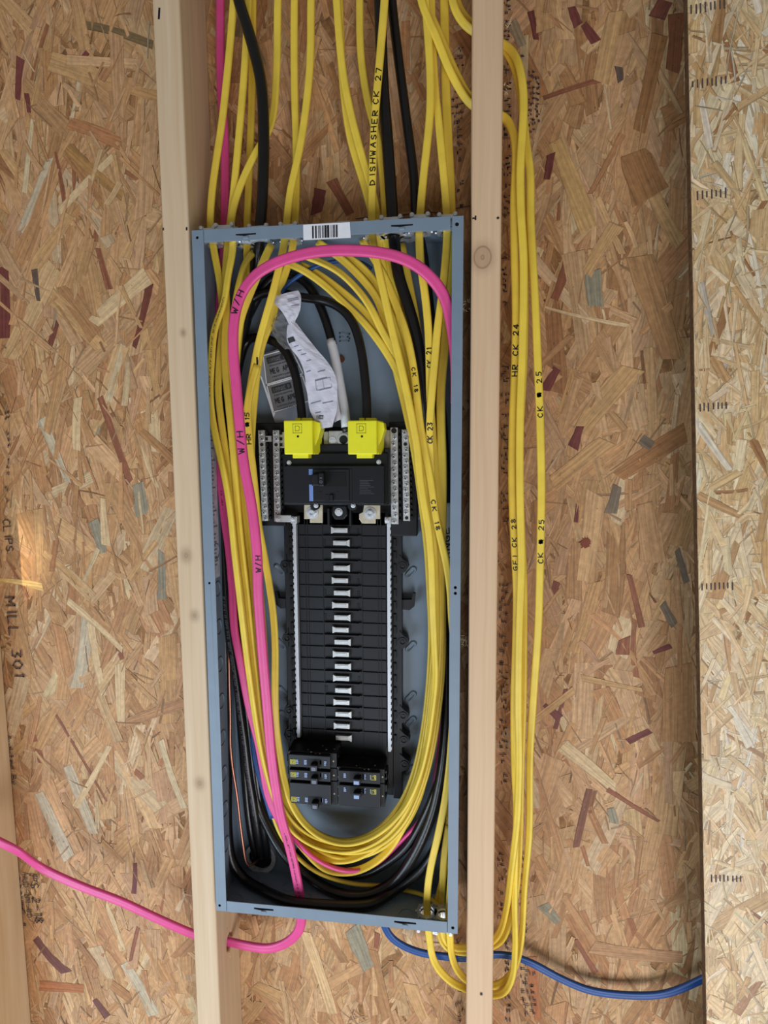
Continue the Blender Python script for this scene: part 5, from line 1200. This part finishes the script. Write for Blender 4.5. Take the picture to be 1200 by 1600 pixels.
# --- black jacketed cables
BG = 'thick black cables'
def K(pts, d, label, group=BG, name='black_cable', t=None):
    return Cable(name, pts, d, t or d, M['black_jacket'], label, 'cable', group, None, 16, rest=True)
K(([(366, -40, .052), (373, 0, .050), (393, 65, .046), (408, 130, .044), (412, 217, .044), (410, 303, .046), (407, 350, .050), (405, 385, .056), (398, 440, .074), (380, 520, .080), (358, 620, .080), (346, 720, .078), (342, 820, .076), (346, 900, .072), (351, 1000, .070), (353, 1080, .070), (354, 1160, .068), (355, 1216, .064), (356, 1303, .060), (363, 1347, .056), (382, 1374, .054), (415, 1393, .052), (453, 1409, .050), (490, 1413, .050), (545, 1416, .050), (580, 1413, .050), (612, 1394, .054), (638, 1376, .058), (664, 1352, .060), (684, 1318, .062), (698, 1270, .064), (704, 1180, .066)]),
  .0155, 'thick glossy black cable left of the barcode, swinging round the lowest part of the panel')
BKR = K(([(590, -40, .056), (593, 0, .056), (598, 130, .054), (605, 217, .052), (611, 303, .048), (614, 350, .045), (617, 387, .044), (622, 428, .044), (634, 466, .044), (647, 511, .044), (656, 556, .046), (663, 612, .050), (668, 680, .062), (678, 760, .074), (688, 850, .074), (696, 950, .072), (698, 1050, .070), (697, 1120, .066), (694, 1170, .062), (688, 1215, .060), (678, 1262, .058), (662, 1305, .056), (641, 1345, .056), (617, 1376, .057), (583, 1396, .059), (545, 1400, .060), (500, 1383, .060), (472, 1361, .060), (449, 1340, .060), (431, 1314, .062), (417, 1288, .066), (404, 1259, .068), (392, 1180, .070), (380, 1060, .072)]),
  .0160, 'thick black cable entering right of the lettered yellow one and sweeping down the right side')
KT = K(([(609, -40, .072), (613, 10, .072), (622, 87, .070), (635, 186, .066), (647, 282, .062), (650, 345, .060), (660, 390, .066), (668, 450, .072), (678, 540, .076), (690, 640, .076), (696, 740, .070), (699, 820, .060), (702, 900, .060), (705, 1000, .066), (704, 1080, .068), (700, 1150, .064), (690, 1205, .060), (678, 1240, .062), (660, 1282, .064), (636, 1322, .066), (605, 1348, .068), (570, 1366, .070), (530, 1366, .070), (495, 1352, .072), (465, 1325, .074)]),
  .0130, 'right one of the black pair above the panel, matt, running down the right wall')
for v0, v1, txt, sd in ((800, 885, 'RANGE', 3),):
    tp = Cable('white_tape', [(698, 786, .0610), (699, 820, .0585), (700.5, 860, .0585), (702, 898, .0590)], .0150, .0150, M['whitetape'], None, None, None, KT.o, 14)
    tp.write('RANGE', 702, 884, .0090, True, .0016, None, 3, .0082, 'handwriting', .0015, .0036)
tp2 = Cable('white_tape', [(684, 780, .073), (687, 810, .0745), (690, 850, .0745)], .0172, .0172, M['whitetape'], None, None, None, BKR.o, 14)
# service conductors
SG = 'black service conductors'
S1 = K(([(409, 1338, .086), (406, 1322, .074), (403, 1300, .066), (397, 1259, .060), (388, 1205, .058), (383, 1161, .057), (376, 1110, .058), (368, 1050, .060), (359, 994, .062), (354, 950, .064), (351, 900, .066), (347, 830, .068), (345, 740, .070), (348, 640, .072), (360, 540, .076), (390, 470, .078), (430, 455, .074), (460, 463, .068), (490, 467, .062), (515, 472, .058), (537, 485, .054), (553, 507, .050), (564, 545, .046), (570, 590, .044), (573, 630, .042), (573, 668, .042)]),
  .0128, 'black service conductor with pale print, curving over to the right yellow cover', SG, 'service_conductor')
S1.print_line(930, 1270, .0006, M['greyink'], 0.0, 9, .0036)
S2 = K(([(418, 1338, .086), (414, 1310, .076), (410, 1280, .070), (403, 1230, .070), (396, 1170, .070), (388, 1100, .072), (380, 1020, .074), (372, 930, .076), (364, 820, .078), (360, 700, .080), (368, 600, .082), (388, 530, .082), (412, 528, .074), (434, 537, .066), (449, 553, .058), (460, 580, .052), (467, 612, .047), (471, 640, .043), (473, 668, .042)]),
  .0128, 'black service conductor passing behind the folded paper into the left yellow cover', SG, 'service_conductor')
S3 = K(([(400, 1338, .086), (394, 1310, .080), (388, 1270, .076), (382, 1200, .076), (374, 1100, .078), (366, 1000, .080), (358, 900, .082), (352, 800, .082), (352, 680, .084), (366, 560, .084), (395, 480, .084), (428, 432, .082), (452, 428, .080), (468, 434, .078), (483, 447, .075), (498, 473, .071), (510, 504, .067), (518, 531, .064), (523, 556, .061), (531, 601, .056), (539, 646, .052), (541, 676, .050)]),
  .0128, 'black service conductor wrapped in white tape at its lower end, behind the folded paper', SG, 'service_conductor')
Cable('white_tape', [(517, 531, .0640), (523, 556, .0612), (531, 601, .0562), (539, 646, .0522), (541, 668, .0505)], .0140, .0140, M['whitetape'], None, None, None, S3.o, 16)
for k, v in enumerate((545, 562, 580, 600, 618, 640)):
    pass
# bare copper ground wire
Cable('copper_wire', [(352, 960, .070), (357, 1010, .064), (358.5, 1069, .060), (360, 1125, .058), (360, 1161, .056), (363, 1196, .054), (370, 1240, .053), (376, 1292, .053), (381, 1328, .054), (384, 1347, .056), (388, 1353, .058), (393, 1352, .062), (401, 1345, .074), (405, 1340, .086)], .0042, .0042, M['copper'],
      'bare copper ground wire bent into the conduit opening at the lower left', 'wire', None, None, 10)

# ------------------------------------------------------------------ paper manual and plastic wrapped label
def ribbon_sheet(name, rows, mat, cols, crumple, seed, parent=None, sub=4, wave=.003):
    rr = random.Random(seed); L = [Vector(P(*r[0])) for r in rows]; Rr = [Vector(P(*r[1])) for r in rows]
    A = catmull([(p.x, p.y, p.z, 0) for p in L], 1e9 if sub == 0 else .006); n = len(rows)
    # resample both borders to the same count
    def res(pts, k):
        c = catmull([(p.x, p.y, p.z, 0) for p in pts], .002)[:, :3]; s = np.r_[0, np.cumsum(np.linalg.norm(np.diff(c, axis=0), axis=1))]
        t = np.linspace(0, s[-1], k); return np.stack([np.interp(t, s, c[:, i]) for i in range(3)], 1)
    k = n * sub; a = res(L, k); b = res(Rr, k); V = []
    ph = [rr.uniform(0, 6) for _ in range(6)]
    for i in range(k):
        for j in range(cols + 1):
            f = j / cols; p = a[i] * (1 - f) + b[i] * f
            h = wave * math.sin(f * math.pi) + crumple * (math.sin(f * 9 + i * .45 + ph[0]) * .5 + math.sin(f * 17 - i * .8 + ph[1]) * .3 + math.sin(f * 5 + i * 1.3 + ph[2]) * .35 + rr.uniform(-.25, .25))
            V.append((p[0], p[1] - h, p[2]))
    m = cols + 1
    F = [(i * m + j, i * m + j + 1, (i + 1) * m + j + 1, (i + 1) * m + j) for i in range(k - 1) for j in range(cols)]
    me = bpy.data.meshes.new(name); me.from_pydata(V, [], F); me.update()
    o = link(name, me, mat, parent)
    md = o.modifiers.new('thick', 'SOLIDIFY'); md.thickness = .0004
    return o, np.array(V).reshape(k, m, 3)
yp = .034
man = empty('instruction_sheet', P(505, 668, yp + .004), 'crumpled white instruction paper twisted at the top, hanging between the black conductors', 'paper')
rows_u = [((421.5, 466, .040), (466, 454, .038)), ((430, 476, .038), (470, 462, .036)), ((440, 486, .036), (470, 478, .034)), ((447, 497, .035), (466, 492, .034)), ((451, 505, .036), (461, 503, .036)), ((454, 514, .037), (466, 510, .037))]
up_, g0 = ribbon_sheet('twisted_top', rows_u, M['paper'], 8, .0008, 3, man)
rows_l = [((450, 508, .037), (463, 505, .036)), ((448, 521, .036), (472, 517, .035)), ((449, 534, .036), (483, 531, .034)), ((457, 547, .036), (495, 546, .033)), ((468, 562, .035), (509, 562, .032)), ((475, 580, .034), (520, 578, .031)), ((478, 600, .034), (526, 595, .030)), ((481, 620, .034), (527, 618, .030)), ((484, 640, .034), (526, 642, .030)), ((492, 657, .033), (522, 656, .030)), ((500, 671, .032), (519, 667, .031))]
lo_, g1 = ribbon_sheet('lower_sheet', rows_l, M['paper'], 12, .0007, 9, man)
rows_b = [((516, 590, .040), (524, 586, .038)), ((520, 615, .040), (527, 612, .038)), ((521, 640, .040), (530, 638, .038)), ((523, 660, .040), (534, 655, .038))]
ribbon_sheet('rear_leaf', rows_b, M['paper'], 3, .0003, 5, man)
def sheet_print(name, g, i0, j0, i1, j1, mat, par):
    """a small quad strip lying on the paper grid between fractional rows / columns"""
    k, m, _ = g.shape
    def at(fi, fj):
        i = min(k - 2, int(fi)); j = min(m - 2, int(fj)); a, b = fi - i, fj - j
        p = (g[i, j] * (1 - b) + g[i, j + 1] * b) * (1 - a) + (g[i + 1, j] * (1 - b) + g[i + 1, j + 1] * b) * a
        return Vector((p[0], p[1] - .0009, p[2]))
    n = 6; vs = []; fs = []
    for q in range(n + 1):
        f = q / n; vs += [at(i0, j0 + (j1 - j0) * f), at(i1, j0 + (j1 - j0) * f)]
    for q in range(n): fs.append((2 * q, 2 * q + 1, 2 * q + 3, 2 * q + 2))
    return vs, fs
def prints(name, g, items, mat, par):
    V, F = [], []
    for it in items:
        v, f = sheet_print(name, g, *it, mat, par); k = len(V); V += v; F += [tuple(a + k for a in q) for q in f]
    return mesh_obj(name, V, F, mat, par)
rr = random.Random(4)
prints('fine_print', g0, [(4.5, 4.2, 4.9, 7.2), (5.6, 4.2, 6.0, 7.4), (9, 4.6, 9.4, 7.4)], M['greyink'], up_)
prints('fine_print', g1, [(r, c, r + .35, c + rr.uniform(2, 5)) for r, c in ((9, 2), (11, 2.3), (13, 2.3), (16, 3), (20, 1), (21.2, 6), (28, 5), (32, 1), (33, 6), (36, 2), (24, 4), (24, 6))], M['greyink'], lo_)
prints('box_outline', g1, [(24.4, 4, 24.6, 10), (27.9, 4, 28.1, 10), (24.4, 4, 28.1, 4.15), (24.4, 9.9, 28.1, 10.05), (24.4, 7, 28.1, 7.1)], M['greyink'], lo_)
prints('dark_block', g1, [(5.2, .6, 7.2, 4.8)], M['labeldark'], lo_)
c0 = P(497, 656, .0295); ang = math.radians(4)
bm = bmesh.new(); c1 = P(506, 652, .0290); box(bm, c1.x - .0070, c1.x + .0070, .0287, .0292, c1.z - .0028, c1.z + .0028); lb = build('print_block', bm, M['labeldark'], lo_)
lines, L = strokes('SQUARE D', .0030, .00115, .0005, 0, 1)
vs, fs = ribbons(lines, .0004, lambda a, b: Vector((c1.x - .0062 + a, .0285, c1.z - .0015 + b)), 1.0); mesh_obj('lettering', vs, fs, M['paper'], lb)
c2 = P(497, 652.5, .0295); vs, fs = ribbons([[(-.0018, -.0022), (.0018, -.0022), (.0018, .0022), (-.0018, .0022), (-.0018, -.0022)], [(-.0008, -.0012), (-.0008, .0012), (.0008, .0007), (.0008, -.0007), (-.0008, -.0012)]], .0005, lambda a, b: Vector((c2.x + a, .0285, c2.z + b)), 1.0)
mesh_obj('square_emblem', vs, fs, M['labeldark'], lo_)
# loose clear wrapping beside the twist
film = bpy.data.materials.new('clear_film'); film.use_nodes = True; b_ = film.node_tree.nodes['Principled BSDF']
b_.inputs['Base Color'].default_value = (.95, .95, .97, 1); b_.inputs['Roughness'].default_value = .12; b_.inputs['Transmission Weight'].default_value = .9; b_.inputs['IOR'].default_value = 1.12; b_.inputs['Alpha'].default_value = .55
rows_f = [((434, 488, .046), (450, 494, .042)), ((426, 500, .046), (452, 504, .040)), ((424, 512, .046), (453, 514, .038)), ((428, 524, .045), (452, 524, .037)), ((434, 534, .043), (456, 536, .036)), ((446, 546, .040), (462, 546, .036))]
fo, _ = ribbon_sheet('clear_film', rows_f, film, 7, .0028, 12, man, 4, .006)
# wrapped stickers
sk = empty('wrapped_stickers', P(455, 655, .078), 'two grey stickers in a clear sleeve leaning at the panel back by the paper', 'sticker sheet')
ysk = .0745
def quad(pts, y, name, mat, par, th=.0006):
    bm = bmesh.new(); prism(bm, [px2(u, v, y) for u, v in pts], y, y + th); return build(name, bm, mat, par)
bagm = material('clouded_plastic', srgb(150, 158, 172), .25, 0, .05, 60, .3, 150)
quad([(403, 570), (410, 554), (452, 540), (470, 548), (488, 640), (478, 655), (430, 661), (426, 650)], ysk, 'plastic_sleeve', bagm, sk)
quad([(405.5, 585), (409, 589), (430, 645), (427.5, 652)], ysk - .0008, 'white_margin', M['whitetape'], sk)
for (pts, t) in ((((412, 556), (455, 544), (474, 584), (417, 601)), 0), (((417.5, 603), (473, 587), (485, 626), (428, 644)), 1)):
    q_ = quad(pts, ysk - .0010, 'grey_sticker', M['labelgrey'], sk)
    # white frame
    ln = [Vector((px2(u, v, ysk)[0], 0, px2(u, v, ysk)[1])) for u, v in pts]; a_ = math.atan2((ln[1] - ln[0]).z, (ln[1] - ln[0]).x)
    lines = [[(p.x, p.z) for p in ln + ln[:1]]]
    vs, fs = ribbons(lines, .0016, lambda a, b: Vector((a, ysk - .0016, b)), 1.0); mesh_obj('white_border', vs, fs, M['whitetape'], q_)
    o = ln[0] + (ln[1] - ln[0]) * .10 + (ln[3] - ln[0]) * .12; ca, sa = math.cos(a_), math.sin(a_)
    f = lambda a, b, y=ysk - .0022: Vector((o.x + a * ca - b * sa, y, o.z + a * sa + b * ca))
    mesh_obj('dark_block', [f(0, -.0085), f(.030, -.0085), f(.030, 0), f(0, 0)], [(0, 1, 2, 3)], M['labeldark'], q_)
    lines, _ = strokes('SQUARE D', .0050, .0024, .0010, 0, 1); lines = [[(a + .002, b - .0068) for a, b in l] for l in lines]
    vs, fs = ribbons(lines, .0009, lambda a, b: f(a, b, ysk - .0026), 1.0); mesh_obj('lettering', vs, fs, M['labelgrey'], q_)
    lines, _ = strokes('MEG APR 0', .0066, .0034, .0014, .02, 2); lines = [[(a + .001, b - .0240) for a, b in l] for l in lines]
    vs, fs = ribbons(lines, .0010, f, 1.0); mesh_obj('lettering', vs, fs, M['labeldark'], q_)
    rr = random.Random(t); lines = []
    for zz in (-.0125, -.0290, -.0340):
        x = .002
        while x < .028: lines.append([(x, zz), (x + rr.uniform(.0008, .002), zz + rr.uniform(-.0006, .0006))]); x += .0028
    vs, fs = ribbons(lines, .0009, f, 1.0); mesh_obj('fine_print', vs, fs, M['labeldark'], q_)
